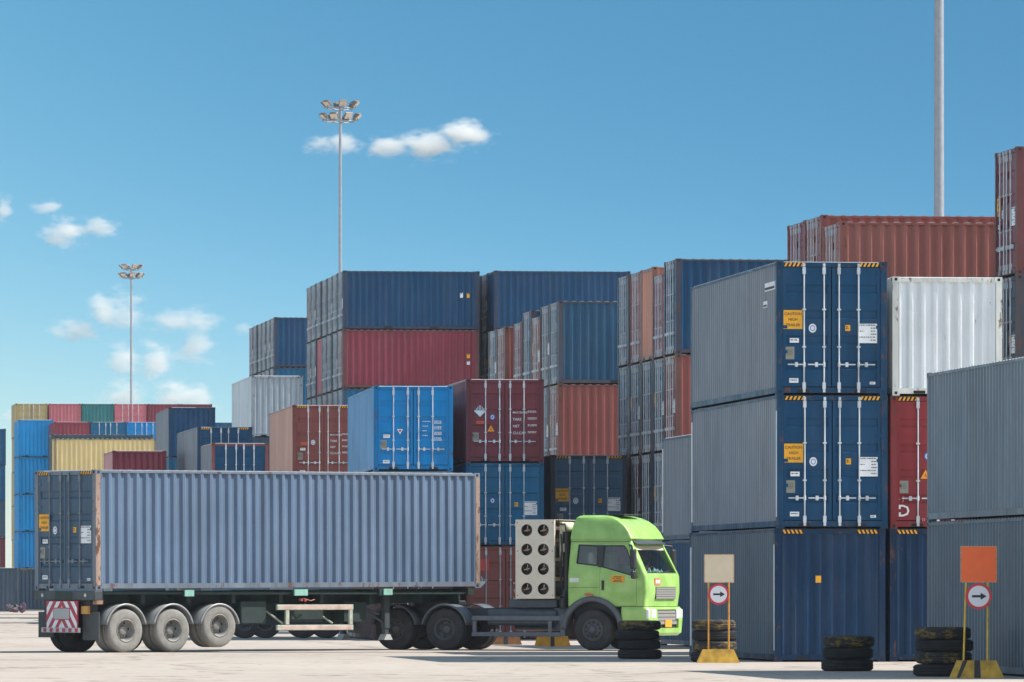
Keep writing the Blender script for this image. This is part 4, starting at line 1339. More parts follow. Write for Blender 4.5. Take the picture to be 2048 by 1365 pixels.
# interior
b = MB()
b.bbox(0.75, 1.22, -1.1, 1.1, 1.35, 1.88, 0.05, 1)
for y in (-0.62, 0.62):
    b.bbox(-0.15, 0.40, y - 0.27, y + 0.27, 1.55, 1.75, 0.05, 0); b.bbox(-0.28, -0.10, y - 0.27, y + 0.27, 1.7, 2.45, 0.05, 0)
b.box(-0.56, -0.54, -1.0, 1.0, 1.3, 2.9, 0)
b.build('seat', [INTER, INTDK], tr)
b = MB()
c = Vector((0.72, 0.62, 1.98)); ax = Vector((-0.5, 0, 0.86)).normalized(); a_ = ax.orthogonal().normalized(); b2 = ax.cross(a_)
ring = [c + (a_ * math.cos(2*math.pi*i/20) + b2 * math.sin(2*math.pi*i/20)) * 0.22 for i in range(21)]
b.tube(ring, 0.018, 6); b.cyl(c, c - ax * 0.3, 0.03, 8); b.cyl(c - a_*0.2, c + a_*0.2, 0.015, 6); b.build('steering_wheel', INTDK, tr)
b = MB()
rd = random.Random(5)
for i in range(9):
    x_, y_ = 0.95 + 0.2 * rd.random(), -0.75 + 1.5 * rd.random()
    r_ = 0.06 + 0.07 * rd.random()
    pts = [(x_ + r_*math.cos(t*1.05) * rd.uniform(0.6, 1.2), y_ + r_*1.5*math.sin(t*1.05) * rd.uniform(0.6, 1.2), 1.93) for t in range(6)]
    b.add(pts + [(x_, y_, 1.96 + 0.14 * rd.random())], [(q, (q+1) % 6, 6) for q in range(6)], i % 2)
b.build('dashboard_cloth', [simple('pale_teal_cloth', C(150, 200, 200), 0.9), simple('paper', C(215, 220, 222), 0.9)], tr)
# bumper with lamps and grilles
bum_rows = [(0.37, 0.78, 1.42, 1.14, 0.14), (0.44, 0.76, 1.50, 1.20, 0.14), (0.75, 0.74, 1.52, 1.22, 0.14), (1.02, 0.74, 1.50, 1.22, 0.14), (1.085, 0.75, 1.45, 1.20, 0.14)]
vs, fs = loft(bum_rows); bo = tmp(vs, fs)
b = MB(); b.cyl((0, -2, 0.52), (0, 2, 0.52), 0.74, 40); arch = tmp(b.v, b.f); boolean(bo, arch, 'DIFFERENCE'); kill(arch)
p = prism_obj([(-0.62, 0.56), (0.85, 0.56), (0.85, 1.02), (-0.62, 1.02)], 'x', 1.42, 2.0); boolean(bo, p, 'DIFFERENCE'); kill(p)
bo.name = 'bumper'; bo.parent = tr; bo.data.materials.clear(); bo.data.materials.append(GREEN)
b = MB(); b.box(1.424, 1.44, -0.615, 0.845, 0.563, 1.017, 1)
for i in range(4):
    zz = 0.65 + 0.093 * i
    b.box(1.44, 1.475, -0.615, 0.845, zz, zz + 0.078, 0)
b.build('grille', [GRILLE, BLACK], tr)
b = MB(); b.box(1.48, 1.495, -0.03, 0.42, 0.58, 0.76); b.build('number_plate', simple('orange_plate', C(240, 160, 50), 0.5), tr)
b = MB(); b.box(1.405, 1.435, -0.55, 0.85, 1.28, 1.58, 1)
for i in range(5):
    b.box(1.435, 1.447, -0.54, 0.84, 1.288 + 0.058 * i, 1.334 + 0.058 * i, 0)
b.build('grille', [GRILLE, BLACK], tr)
for s in (-1, 1):
    b = MB()
    ya, yb = sorted((s * 0.72, s * 1.06))
    b.bbox(1.44, 1.515, ya, yb, 0.78, 1.03, 0.02)
    ya, yb = sorted((s * 1.06, s * 1.205))
    b.bbox(1.37, 1.495, ya, yb, 0.78, 1.03, 0.02)
    b.build('headlight', simple('headlamp_lens', C(222, 226, 230), 0.15), tr)
b = MB(); b.box(1.42, 1.437, -0.62, -0.22, 1.63, 1.80, 0)
for q in (-0.56, -0.40): b.box(1.437, 1.44, q, q + 0.12, 1.67, 1.76, 1)
b.build('red_sticker', [simple('salmon_sticker', C(226, 120, 90), 0.5), WHITE], tr)
# side details
b = MB()
b.box(-0.60, -0.36, -1.2245, -1.20, 1.70, 1.80); b.build('white_label', WHITE, tr)
b = MB()
pp = [(-0.22, 1.42), (-0.10, 1.44), (0.03, 1.40), (0.06, 1.35), (-0.08, 1.345), (-0.18, 1.37)]
b.prism(pp, 'y', -1.226, -1.20); b.build('red_emblem', simple('brick_emblem', C(186, 110, 70), 0.5), tr)
b = MB()
b.box(-0.64, 0.19, -1.2235, -1.21, 1.565, 1.573); b.box(-0.60, 0.95, -1.145, -1.12, 2.70, 2.712); b.build('panel_seam', TRIM, tr)
for s in (-1, 1):
    b = MB(); b.arc(0, 0.52, 0.70, 0.13, 0, 180, *sorted((s*1.245, s*1.05)), 30)
    b.box(-0.84, -0.72, *sorted((s*1.24, s*0.7)), 0.36, 0.9)
    b.build('wheel_arch', GUARDDK, tr)
for s in (-1, 1):
    b = MB()
    ya, yb = sorted((s * 1.30, s * 1.50))
    b.bbox(1.10, 1.22, ya, yb, 2.02, 2.52, 0.03)
    b.bbox(1.12, 1.22, ya, yb, 1.78, 1.98, 0.03)
    b.tube([(0.95, s * 1.12, 2.62), (1.12, s * 1.40, 2.60), (1.14, s * 1.40, 2.50)], 0.022)
    b.tube([(1.18, s * 1.20, 1.82), (1.16, s * 1.40, 1.85)], 0.022)
    b.build('mirror', TRIM, tr)
b = MB(); b.bbox(0.05, 0.62, -0.6, 0.6, 3.372, 3.392, 0.008); b.build('roof_hatch', TRIM, tr)
# wheels
wheel(tr, 0, -1.17, 0.512, 0.515, 0.30, -1, RUBBER, RIMDARK, front=True)
wheel(tr, 0, 1.17, 0.512, 0.515, 0.30, 1, RUBBER, RIMDARK, front=True)
for x in (-3.98, -5.36):
    for s in (-1, 1):
        wheel(tr, x, s * 1.19, 0.518, 0.52, 0.28, s, RUBBER, RIMDARK, dual=True)
        b = MB()
        ya, yb = sorted((s * 1.22, s * 0.58))
        b.arc(x, 0.53, 0.60, 0.02, 10, 170, ya, yb, 20)
        ya, yb = sorted((s * 1.228, s * 1.19))
        b.arc(x, 0.53, 0.585, 0.05, 10, 170, ya, yb, 20)
        b.build('mudguard', GUARDDK, tr)
    b = MB(); b.cyl((x, -0.9, 0.52), (x, 0.9, 0.52), 0.1, 10); b.cyl((x, 0, 0.52), (x + 0.3, 0, 0.55), 0.22, 14); b.build('axle', BLACK, tr)
b = MB(); b.cyl((0, -1.0, 0.5), (0, 1.0, 0.5), 0.06, 10); b.build('axle', BLACK, tr)
b = MB()
for y in (-0.42, 0.42):
    b.box(-6.0, 1.1, y - 0.05, y + 0.05, 0.78, 1.05)
for x in (-5.9, -4.6, -2.9, -1.2, 0.6):
    b.box(x - 0.06, x + 0.06, -0.37, 0.37, 0.82, 1.0)
b.box(-0.6, 0.85, -0.85, 0.85, 0.80, 1.20)
b.build('frame_rail', simple('tractor_frame', C(54, 60, 68), 0.6, var=0.2), tr)
b = MB(); b.bbox(-5.1, -4.1, -0.55, 0.55, 1.10, 1.24, 0.03); b.box(-5.2, -4.0, -0.5, 0.5, 1.052, 1.10); b.build('fifth_wheel', BLACK, tr)
b = MB()
for zz, hh in ((0.80, 0.12), (0.40, 0.11)):
    b.bbox(-3.25, -0.86, -1.19, -1.12, zz - hh/2, zz + hh/2, 0.012)
for x in (-3.18, -1.15): b.box(x - 0.05, x + 0.05, -1.17, -1.125, 0.44, 0.76)
b.build('side_guard', STEELG, tr)
b = MB(); b.bbox(-2.9, -1.0, -1.05, -0.5, 0.62, 1.02, 0.05); b.cyl((-2.8, 0.8, 0.75), (-1.4, 0.8, 0.75), 0.28, 20); b.bbox(-2.35, -1.05, -0.95, 0.95, 1.06, 1.27, 0.02); b.box(-1.1, -0.75, -1.0, -0.6, 0.5, 1.05)
b.build('fuel_tank', simple('tank_grey', C(62, 76, 88), 0.5, var=0.2), tr)
# gas cylinder rack
rk = bpy.data.objects.new('cylinder_rack', None); col.objects.link(rk); rk.parent = tr
X0_, X1_, Z0_, Z1_ = -2.06, -1.02, 1.29, 3.26
holes = [(X0_ + (X1_ - X0_) * fx, Z0_ + (Z1_ - Z0_) * fz) for fx in (0.29, 0.715) for fz in (0.125, 0.375, 0.62, 0.865)]
HR = 0.148
def panel(y0_, y1_):
    b = MB(); b.box(X0_, X1_, y0_, y1_, Z0_, Z1_); o = tmp(b.v, b.f)
    for hx, hz in holes:
        c_ = MB(); c_.cyl((hx, y0_ - 0.5, hz), (hx, y1_ + 0.5, hz), HR, 28); q = tmp(c_.v, c_.f); boolean(o, q, 'DIFFERENCE'); kill(q)
    o.name = 'rack_panel'; o.parent = rk; o.data.materials.clear(); o.data.materials.append(BEIGE)
    b = MB()
    for xx in (X0_ + 0.05, X1_ - 0.05):
        for zz in (Z0_ + 0.08, 0.5 * (Z0_ + Z1_) + 0.2, Z1_ - 0.08): b.cyl((xx, y0_ - 0.006, zz), (xx, y0_ + 0.004, zz), 0.014, 8)
    b.build('bolt', TRIM, o)
    return o
panel(-1.20, -1.185); panel(1.185, 1.20)
b = MB()
b.box(X0_, X1_, -1.18, 1.18, Z1_ - 0.012, Z1_ - 0.002); b.box(X0_, X0_ + 0.012, -1.18, 1.18, Z0_ + 0.01, Z1_ - 0.02); b.box(X1_ - 0.05, X1_, -1.18, -1.13, Z0_, Z1_ - 0.02); b.box(X1_ - 0.05, X1_, 1.13, 1.18, Z0_, Z1_ - 0.02)
b.build('rack_cover', BEIGE, rk)
CYLD = simple('cylinder_steel', C(120, 104, 98), 0.35, 0.5, var=0.3)
for hx, hz in holes:
    b = MB()
    prof = [(0.0, -0.02), (0.03, -0.02), (0.035, 0.04), (0.07, 0.06), (0.13, 0.10), (0.18, 0.17), (0.195, 0.26), (0.195, 2.05), (0.12, 2.16), (0.0, 2.18)]
    b.lathe_y([(r_, y_ - 1.10) for r_, y_ in prof], hx, 0, hz, 24, 0)
    b.bbox(hx - 0.03, hx + 0.03, -1.165, -1.11, hz - 0.035, hz + 0.035, 0.008, 1)
    b.cyl((hx - 0.09, -1.15, hz - 0.02), (hx + 0.06, -1.15, hz + 0.01), 0.012, 6, 2)
    b.cyl((hx, -1.15, hz + 0.02), (hx + 0.01, -1.15, hz + 0.12), 0.01, 6, 2)
    b.build('gas_cylinder', [CYLD, simple('brass_valve', C(150, 120, 90), 0.4, 0.6), GALV2], rk)
b = MB(); b.cyl((-0.80, -0.92, 1.0), (-0.80, -0.92, 2.95), 0.085, 16); b.tube([(-0.80, -0.92, 1.5), (-0.86, -1.0, 1.3), (-0.84, -1.02, 1.05)], 0.11, 14); b.cyl((-0.72, -0.6, 1.1), (-0.72, -0.6, 3.0), 0.11, 16); b.build('exhaust_stack', BLACK, tr)
b = MB(); b.lathe_y([(0.0, -1.0), (0.10, -0.98), (0.13, -0.9), (0.13, 0.7), (0.08, 0.8), (0, 0.82)], -0.84, 0, 3.06, 20)
b.bbox(-0.98, -0.90, -0.95, -0.2, 2.1, 3.2, 0.01); b.box(-0.95, -0.82, -1.0, -0.9, 2.45, 2.66)
b.build('filter_tank', CREAMC, tr)
b = MB()
b.tube([(-0.9, -1.05, 2.9), (-0.86, -1.08, 2.5), (-0.92, -1.05, 2.1), (-0.9, -1.0, 1.6)], 0.025); b.tube([(-0.96, -1.0, 3.15), (-0.80, -1.03, 3.14), (-0.76, -1.03, 2.9)], 0.02)
b.tube([(-0.98, -0.9, 2.3), (-0.9, -1.0, 2.2), (-0.95, -1.02, 1.9)], 0.02)
b.cyl((-1.7, -1.1, 3.26), (-1.7, -1.1, 3.36), 0.012, 6); b.cyl((-0.98, -1.0, 3.2), (-0.98, -1.0, 3.42), 0.010, 6)
b.build('air_hose', BLACK, tr)

# ------------------------------------------------------------------ parked chassis trailer seen under the trailer
pk = thing('parked_trailer', 'dark parked chassis trailer seen through the gap beneath the trailer', 'trailer', at(470, 63.0), R(4), None)
b = MB(); b.box(0, 3.9, 0.3, 0.5, 0.95, 1.25); b.box(0, 3.9, 1.8, 2.0, 0.95, 1.25); b.box(0.6, 3.8, 0.05, 0.25, 0.42, 0.56)
for x in (0.2, 1.5, 2.4, 3.7): b.box(x, x + 0.12, 0.3, 2.0, 0.98, 1.2)
b.build('chassis_beam', CHASSIS, pk)
for x in (0.32, 0.98, 2.18, 2.92):
    wheel(pk, x, 0.06, 0.5, 0.5, 0.3, -1, RUBBER, RIMDARK)
    wheel(pk, x, 2.3, 0.5, 0.5, 0.3, 1, RUBBER, RIMDARK)

# ------------------------------------------------------------------ tyre stacks
OLD = simple('old_tyre', C(40, 41, 44), 0.85, spec=0.25, var=0.3, scale=4)
def painted_tyre():
    m, t, b_ = mat('painted_tyre')
    tcn = t.nodes.new('ShaderNodeTexCoord'); oi = t.nodes.new('ShaderNodeObjectInfo')
    mp = t.nodes.new('ShaderNodeMapping'); mp.inputs['Scale'].default_value = (4, 4, 9)
    ad = t.nodes.new('ShaderNodeVectorMath'); ad.operation = 'ADD'
    t.links.new(tcn.outputs['Object'], ad.inputs[0]); t.links.new(oi.outputs['Random'], ad.inputs[1]); t.links.new(ad.outputs[0], mp.inputs[0])
    no = t.nodes.new('ShaderNodeTexNoise'); no.inputs['Scale'].default_value = 1.2; no.inputs['Detail'].default_value = 8; no.inputs['Roughness'].default_value = 0.75
    t.links.new(mp.outputs[0], no.inputs['Vector'])
    cr = t.nodes.new('ShaderNodeValToRGB')
    e = cr.color_ramp.elements
    e[0].position = 0.50; e[0].color = C(38, 39, 42); e[1].position = 0.60; e[1].color = C(126, 104, 44)
    t.links.new(no.outputs[0], cr.inputs[0]); t.links.new(cr.outputs[0], b_.inputs['Base Color']); b_.inputs['Roughness'].default_value = 0.85
    return m
PTYRE = painted_tyre()
def tyre_ring(r, h):
    def f():
        b = MB()
        n = 48
        ri = r * 0.56
        prof = [(ri, 0.03), (ri + 0.02, 0.008), (ri + 0.06, 0.0), (r * 0.86, 0.004), (r * 0.94, 0.02), (r * 0.985, 0.045), (r, 0.07), (r, h*0.36), (r*0.982, h*0.37), (r*0.982, h*0.42), (r, h*0.43), (r, h*0.57), (r*0.982, h*0.58), (r*0.982, h*0.63), (r, h*0.64), (r, h - 0.07), (r * 0.985, h - 0.045), (r * 0.94, h - 0.02), (r * 0.86, h - 0.004), (ri + 0.06, h), (ri + 0.02, h - 0.008), (ri, h - 0.03)]
        k = len(prof); vs = []
        for i in range(n):
            t = 2*math.pi*i/n
            for rr, zz in prof: vs.append((rr*math.cos(t), rr*math.sin(t), zz))
        fs = []
        for i in range(n):
            j = (i+1) % n
            for q in range(k): fs.append((i*k+q, j*k+q, j*k+(q+1) % k, i*k+(q+1) % k))
        b.add(vs, fs, 0, True)
        for i in range(n):
            t = 2*math.pi*(i+0.5)/n
            c, s = math.cos(t), math.sin(t)
            a = 0.022
            for z0_, z1_ in ((0.05, h*0.2), (h*0.8, h - 0.05)):
                p = [(r*1.006*c - a*s, r*1.006*s + a*c), (r*1.006*c + a*s, r*1.006*s - a*c), (r*0.96*c + a*s, r*0.96*s - a*c), (r*0.96*c - a*s, r*0.96*s + a*c)]
                b.prism(p, 'z', z0_, z1_)
        return b
    return f()
def tyre_stack(u, k, n, dia, htot, where, painted):
    P = at(u, k)
    h = htot / n
    names = {3: ('bottom', 'middle', 'top'), 4: ('bottom', 'second', 'third', 'top')}[n]
    for i in range(n):
        r = dia / 2 * (1 - 0.03 * (i % 2))
        o = tyre_ring(r, h).build('tyre', PTYRE if i in painted else OLD)
        o.location = (P.x + random.uniform(-0.03, 0.03), P.y + random.uniform(-0.03, 0.03), i * h)
        o.rotation_euler = (0, 0, random.uniform(0, 6))
        tag(o, ('%s worn black tyre of the stack %s' % (names[i], where)) if i not in painted else ('%s tyre with flaking yellow paint of the stack %s' % (names[i], where)), 'tyre', 'old tyres stacked along the containers')
tyre_stack(1277, 88.5, 4, 1.0, 0.87, 'in front of the truck bumper', (3,))
tyre_stack(1429, 92.4, 4, 0.98, 0.92, 'behind the beige sign', (1, 3))
tyre_stack(1696, 103.5, 3, 1.01, 0.69, 'standing alone between the two signs', (2,))
tyre_stack(1887, 110.0, 4, 1.06, 0.90, 'behind the orange sign', (1, 3))

# ------------------------------------------------------------------ signs on concrete blocks
BLOCK = simple('yellow_concrete', C(196, 154, 62), 0.85, var=0.35, scale=5, bump=0.4)
BLOCKDK = simple('black_stripe', C(58, 58, 62), 0.85, var=0.2)
BLOCKOR = simple('orange_concrete', C(214, 150, 52), 0.85, var=0.25, scale=4)
SYEL = simple('yellow_post', C(206, 168, 50), 0.5, var=0.25, scale=7)
SORG = simple('ochre_post', C(206, 142, 52), 0.5, var=0.25, scale=7)
def block_mesh(b, w, d, h, t, stripes=True, diag=False):
    w2 = w / 2
    p = [(-w2, 0), (w2, 0), (w2 - t, h), (-w2 + t, h)]
    vs = [(p[0][0], -d/2, 0), (p[1][0], -d/2, 0), (p[2][0], -d/2 + 0.05, h), (p[3][0], -d/2 + 0.05, h), (p[0][0], d/2, 0), (p[1][0], d/2, 0), (p[2][0], d/2 - 0.05, h), (p[3][0], d/2 - 0.05, h)]
    b.add(vs, [(0,1,2,3), (5,4,7,6), (1,5,6,2), (4,0,3,7), (3,2,6,7), (0,4,5,1)], 0)
    if stripes:
        def q(xa, xb, xc, xd):
            e = 0.003
            b.add([(xa, -d/2 - e, 0.002), (xb, -d/2 - e, 0.002), (xc, -d/2 + 0.05 - e, h), (xd, -d/2 + 0.05 - e, h), (xd, -d/2 + 0.12, h + e), (xc, -d/2 + 0.12, h + e)], [(0,1,2,3), (3,2,5,4)], 1)
        q(-0.06, 0.06, 0.05, -0.05)
        if diag: q(-w2 + 0.10, -w2 + 0.16, -w2 + 0.30, -w2 + 0.22)
def sign(u, k, label, board_c, board_v, board_w, circ_v, circ_r, posts, postm, bw, bh, diag, stripes, lean, group='arrow signs on concrete blocks'):
    P = at(u, k)
    root = thing('road_sign', label, 'road sign', P, R(2), group)
    zf = lambda v: CAMH + (HOR - v) / k
    b = MB(); block_mesh(b, bw, 0.34, bh, 0.13, stripes, diag); b.build('concrete_base', [BLOCK, BLOCKDK], root)
    z0, z1 = zf(board_v[1]), zf(board_v[0])
    for i, (ub, ut) in enumerate(posts):
        xb, xt = (ub - u) / k, (ut - u) / k
        b = MB(); b.cyl((xb, 0, bh - 0.02), (xt, 0, z1 - 0.05), 0.019, 10); b.build('post', postm, root)
    cx = (board_w[0] + board_w[1]) / 2
    b = MB(); x0, x1 = (board_w[0] - u) / k, (board_w[1] - u) / k
    b.bbox(x0, x1, -0.045, -0.03, z0, z1, 0.004, 0); e = 0.006
    for (xa, xb, za, zb) in ((x0 - e, x1 + e, z1, z1 + 0.012), (x0 - e, x1 + e, z0 - 0.012, z0), (x0 - 0.012, x0, z0, z1), (x1, x1 + 0.012, z0, z1)):
        b.box(xa, xb, -0.048, -0.022, za, zb, 1)
    b.build('board', [board_c, simple('board_edge', C(196, 150, 110), 0.6, var=0.3, scale=20)], root)
    b = MB()
    cxm = ((circ_v[0] - u) / k); cz_ = zf(circ_v[1])
    def ring(r_, y, m):
        n = 40
        b.add([(cxm + r_*math.cos(2*math.pi*i/n), y, cz_ + r_*math.sin(2*math.pi*i/n)) for i in range(n)], [tuple(range(n))], m)
    b.cyl((cxm, -0.045, cz_), (cxm, -0.028, cz_), circ_r, 40, 0, smooth=False)
    ring(circ_r * 0.80, -0.047, 1)
    s = circ_r
    ar = [(-0.52*s, -0.09*s), (0.14*s, -0.09*s), (0.14*s, -0.27*s), (0.60*s, 0), (0.14*s, 0.27*s), (0.14*s, 0.09*s), (-0.52*s, 0.09*s)]
    b.add([(cxm + x, -0.049, cz_ + y) for x, y in ar], [tuple(range(7))], 2)
    b.build('arrow_disc', [simple('red_ring', C(196, 44, 56), 0.5), simple('disc_white', C(214, 216, 222), 0.5), INK], root)
sign(1436, 93.3, 'beige blank square board over a round arrow sign on two ochre posts', simple('beige_board', C(212, 196, 168), 0.6, var=0.05), (1110, 1165), (1409, 1467), (1437, 1189), 0.225, ((1417, 1417), (1457.5, 1457.5)), SORG, 0.92, 0.29, False, False, 0)
sign(1953, 111.8, 'orange blank square board over a round arrow sign on two leaning yellow posts', simple('orange_board', C(236, 104, 50), 0.6, var=0.04), (1094, 1164), (1922, 1992), (1957, 1193), 0.235, ((1927, 1934), (1975, 1976)), SYEL, 0.95, 0.31, True, True, 0)
# barriers behind the truck
for u, k, lab, mt, ww in ((1105, 73, 'yellow concrete block with a dark stripe, seen under the truck frame', BLOCKOR, 1.0), (1012, 71, 'rusty brown concrete block seen behind the drive wheels', simple('brown_block', C(130, 92, 60), 0.9, var=0.3), 0.9)):
    b = MB(); block_mesh(b, ww, 0.36, 0.31, 0.09, True)
    o = b.build('concrete_block', [mt, BLOCKDK]); o.location = at(u, k); tag(o, lab, 'concrete block', 'concrete blocks behind the truck')
# bundle of rubbish at the far left
b = MB()
rd = random.Random(3)
for i in range(16):
    c = Vector((rd.uniform(-0.7, 0.7), rd.uniform(-0.4, 0.4), rd.uniform(0.1, 0.6) * (1)))
    r_ = rd.uniform(0.15, 0.32)
    pts = [c + Vector((rd.gauss(0,1), rd.gauss(0,1), rd.gauss(0,1))).normalized() * r_ for _ in range(10)]
    bm = bmesh.new()
    for p in pts: bm.verts.new((p.x, p.y, max(0.0, p.z)))
    bmesh.ops.convex_hull(bm, input=bm.verts)
    bm.verts.ensure_lookup_table(); bm.verts.index_update()
    b.add([v.co for v in bm.verts], [[v.index for v in f_.verts] for f_ in bm.faces], i % 2); bm.free()
o = b.build('rubbish_heap', [simple('pink_rag', C(104, 80, 98), 0.9, var=0.3), simple('dirty_sack', C(84, 80, 84), 0.9, var=0.3)])
o.location = at(32, 32.0); o.scale = (0.8, 0.8, 0.8); tag(o, 'small heap of pink and grey rubbish at the foot of the far left containers', 'rubbish')

# ------------------------------------------------------------------ floodlight masts
MAST = simple('galvanised_mast', C(150, 154, 160), 0.45, 0.3, var=0.1)
HEADM = simple('lamp_housing', C(120, 112, 108), 0.5, 0.2, var=0.15)
LENS = simple('lamp_lens', C(206, 196, 180), 0.2)
def mast(u, k, ztop, rb, rt, label, head=True, seed=0, spread=1.0):
    P = at(u, k)
    root = thing('floodlight_mast', label, 'floodlight mast', P, R(15 * seed), 'floodlight masts of the yard')
    b = MB(); b.cyl((0,0,0), (0,0,ztop), rb, 16, 0, rt); b.cyl((0,0,0), (0,0,0.05), rb*2.2, 16); b.build('pole', MAST, root)
    if not head: return
    b = MB()
    for zz in (ztop - 0.05, ztop + 0.72):
        n = 24
        rr = 0.92 * spread if zz < ztop else 0.8 * spread
        pts = [(rr*math.cos(2*math.pi*i/n), rr*math.sin(2*math.pi*i/n), zz) for i in range(n + 1)]
        b.tube(pts, 0.035, 6)
        for i in range(4):
            t = math.pi * i / 2 + 0.4
            b.cyl((0,0,zz - 0.1), (rr*math.cos(t), rr*math.sin(t), zz), 0.03, 6)
    b.cyl((0,0,ztop), (0,0,ztop + 0.75), 0.1, 10)
    b.build('ring_frame', MAST, root)
    for lvl, n, zz in ((0, 8, ztop + 0.24), (1, 6, ztop + 1.0)):
        for i in range(n):
            t = 2*math.pi*i/n + 0.5*lvl + seed
            b = MB()
            # lamp head tilted outward and down
            hd = Matrix.Rotation(t, 3, 'Z') @ Matrix.Rotation(R(48), 3, 'Y')
            rr = (1.12 if lvl == 0 else 1.0) * spread
            ctr = Vector((rr*math.cos(t), rr*math.sin(t), zz))
            q = MB(); q.bbox(-0.08, 0.08, -0.25, 0.25, -0.22, 0.22, 0.03, 0); q.box(0.08, 0.086, -0.22, 0.22, -0.19, 0.19, 1); q.bbox(-0.20, -0.08, -0.15, 0.15, -0.12, 0.12, 0.02, 0)
            for v_ in range(len(q.v)): q.v[v_] = tuple(ctr + hd @ Vector(q.v[v_]))
            q.cyl(ctr - Vector((0,0,0.28)), ctr - Vector((0, 0, 0.02)), 0.02, 6, 0)
            q.build('lamp_head', [HEADM, LENS], root)
mast(680.5, 33.0, 29.9, 0.14, 0.085, 'tall floodlight mast with two rings of lamps behind the tallest stack', seed=1, spread=1.0)
mast(262.5, 21.9, 29.9, 0.14, 0.085, 'smaller floodlight mast standing far away behind the left containers', seed=2, spread=0.92)
mast(1878, 69.0, 30.0, 0.165, 0.125, 'thick pale mast whose head is above the picture, behind the brown container', head=False)

# ------------------------------------------------------------------ clouds (real volumes, far away)
def cloud_mat(name, lobes, scale, dens, seed):
    m = bpy.data.materials.new(name); m.use_nodes = True
    t = m.node_tree; t.nodes.clear()
    N = t.nodes.new; L = t.links.new
    o = N('ShaderNodeOutputMaterial'); pv = N('ShaderNodeVolumePrincipled')
    pv.inputs['Color'].default_value = (0.97, 0.965, 0.94, 1); pv.inputs['Anisotropy'].default_value = 0.2
    L(pv.outputs[0], o.inputs['Volume'])
    tcn = N('ShaderNodeTexCoord')
    best = None
    for cx, cz_, rx, rz in lobes:
        s1 = N('ShaderNodeVectorMath'); s1.operation = 'SUBTRACT'; L(tcn.outputs['Object'], s1.inputs[0]); s1.inputs[1].default_value = (cx, 0, cz_)
        s2 = N('ShaderNodeVectorMath'); s2.operation = 'MULTIPLY'; L(s1.outputs[0], s2.inputs[0]); s2.inputs[1].default_value = (1/rx, 1/(0.9*min(rx, 1.6*rz)), 1/rz)
        s3 = N('ShaderNodeVectorMath'); s3.operation = 'LENGTH'; L(s2.outputs[0], s3.inputs[0])
        s4 = N('ShaderNodeMath'); s4.operation = 'SUBTRACT'; s4.inputs[0].default_value = 1.0; L(s3.outputs['Value'], s4.inputs[1])
        if best is None: best = s4.outputs[0]
        else:
            mx = N('ShaderNodeMath'); mx.operation = 'SMOOTH_MAX'; mx.inputs[2].default_value = 0.25; L(best, mx.inputs[0]); L(s4.outputs[0], mx.inputs[1]); best = mx.outputs[0]
    ad = N('ShaderNodeVectorMath'); ad.operation = 'ADD'; ad.inputs[1].default_value = (seed * 131.0, seed * 37.0, seed * 71.0); st_ = N('ShaderNodeVectorMath'); st_.operation = 'MULTIPLY'; st_.inputs[1].default_value = (0.65, 1.0, 1.35); L(tcn.outputs['Object'], st_.inputs[0]); L(st_.outputs[0], ad.inputs[0])
    no = N('ShaderNodeTexNoise'); no.inputs['Scale'].default_value = scale; no.inputs['Detail'].default_value = 7; no.inputs['Roughness'].default_value = 0.62
    L(ad.outputs[0], no.inputs['Vector'])
    a1 = N('ShaderNodeMath'); a1.operation = 'MULTIPLY_ADD'; L(no.outputs[0], a1.inputs[0]); a1.inputs[1].default_value = 3.0; a1.inputs[2].default_value = -1.66
    a2 = N('ShaderNodeMath'); a2.operation = 'ADD'; L(a1.outputs[0], a2.inputs[0]); L(best, a2.inputs[1])
    mr = N('ShaderNodeMapRange'); mr.interpolation_type = 'SMOOTHSTEP'; mr.inputs[1].default_value = 0.0; mr.inputs[2].default_value = 0.7; mr.inputs[3].default_value = 0.0; mr.inputs[4].default_value = dens
    L(a2.outputs[0], mr.inputs[0]); L(mr.outputs[0], pv.inputs['Density'])
    return m
CD = 9000.0
PX = CD / F
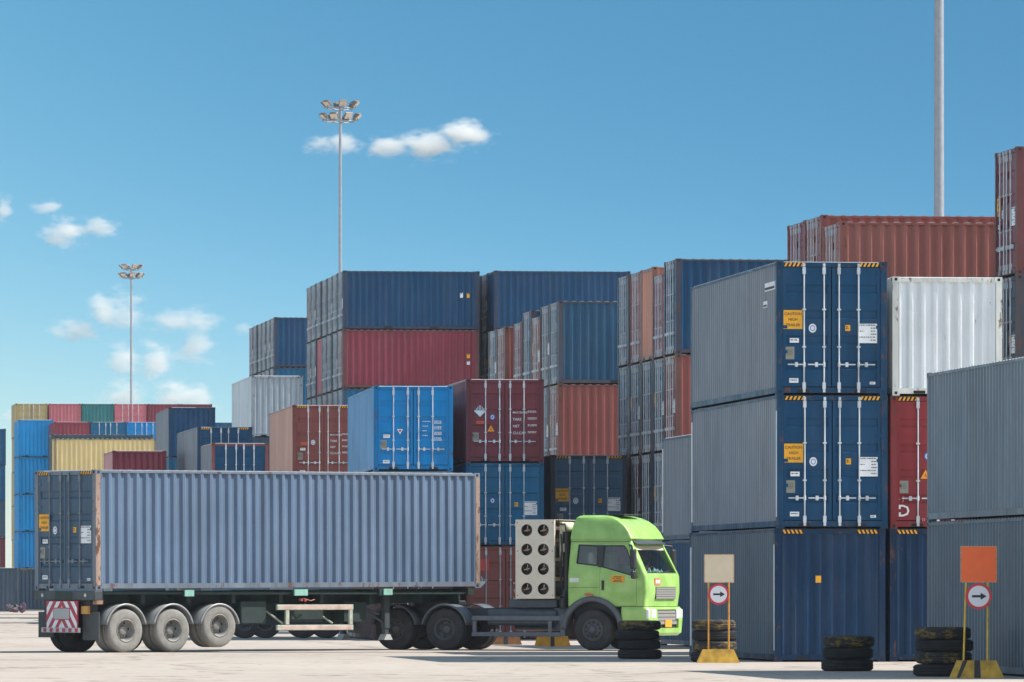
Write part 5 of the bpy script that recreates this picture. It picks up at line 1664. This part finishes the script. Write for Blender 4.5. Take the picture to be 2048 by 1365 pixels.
clouds = [
    ('low flat cloud crossed by the tall floodlight mast', [(640, 292, 40, 20), (690, 285, 38, 22)], 1.0),
    ('long bright cloud right of the tall floodlight mast', [(785, 294, 48, 22), (850, 290, 60, 30), (930, 268, 50, 28)], 1.3),
    ('cloud scrap cut by the left edge of the picture', [(0, 415, 20, 32)], 0.9),
    ('small cloud puff in the upper left sky', [(88, 406, 34, 16)], 0.8),
    ('rounded cloud below the small upper left puff', [(120, 455, 46, 30), (185, 446, 42, 20)], 1.0),
    ('ragged cloud left of the far mast', [(140, 652, 48, 24), (195, 608, 40, 34), (235, 612, 38, 44)], 0.7),
    ('ragged cloud right of the far mast', [(330, 632, 62, 24), (390, 632, 40, 26), (382, 680, 40, 42)], 0.6),
    ('tiny cloud near the off white container', [(474, 643, 18, 16)], 0.6),
    ('broad cloud behind the middle of the far mast', [(230, 706, 40, 40), (298, 712, 48, 38)], 0.7),
    ('low cloud left of the mast above the far row', [(222, 780, 46, 38), (195, 806, 36, 22)], 0.7),
    ('low cloud right of the mast above the far row', [(330, 782, 48, 34), (378, 786, 40, 30)], 0.8),
    ('pale cloud bank at the left edge above the containers', [(5, 830, 38, 30)], 0.7),
]
for i, (lab, lobes, dn) in enumerate(clouds):
    us = [l[0] for l in lobes]; vs_ = [l[1] for l in lobes]
    cu, cv = sum(us) / len(us), sum(vs_) / len(vs_)
    loc = Vector(((cu - 1024) * PX, CD + 30 * i, CAMH + (HOR - cv) * PX))
    lb = [((l[0] - cu) * PX, -(l[1] - cv) * PX, l[2] * PX * 1.25, l[3] * PX * 1.25) for l in lobes]
    x0 = min(l[0] - l[2] for l in lb) * 1.08; x1 = max(l[0] + l[2] for l in lb) * 1.08
    z0 = min(l[1] - l[3] for l in lb) * 1.08; z1 = max(l[1] + l[3] for l in lb) * 1.08
    yd = max(0.9 * min(l[2], 1.6 * l[3]) for l in lb) * 1.05
    b = MB()
    n1, n2 = 20, 12
    cxm, czm = (x0 + x1) / 2, (z0 + z1) / 2
    b.box(x0, x1, -yd, yd, z0, z1)
    o = b.build('cloud', cloud_mat('cloud_vapour', lb, 0.040, 0.045 * dn, i + 1))
    o.location = loc
    tag(o, lab, 'cloud', 'clouds in the sky')

# ------------------------------------------------------------------ haze: a closed box of thin air round the yard
hm = bpy.data.materials.new('haze_air'); hm.use_nodes = True
ht = hm.node_tree; ht.nodes.clear()
ho = ht.nodes.new('ShaderNodeOutputMaterial'); hv = ht.nodes.new('ShaderNodeVolumePrincipled')
hv.inputs['Color'].default_value = (0.86, 0.93, 1.0, 1); hv.inputs['Density'].default_value = 0.00007; hv.inputs['Anisotropy'].default_value = 0.3
ht.links.new(hv.outputs[0], ho.inputs['Volume'])
b = MB(); b.box(-2600, 2600, -250, 5100, -1.0, 36.0)
hz_ = b.build('haze', hm); hz_['kind'] = 'stuff'
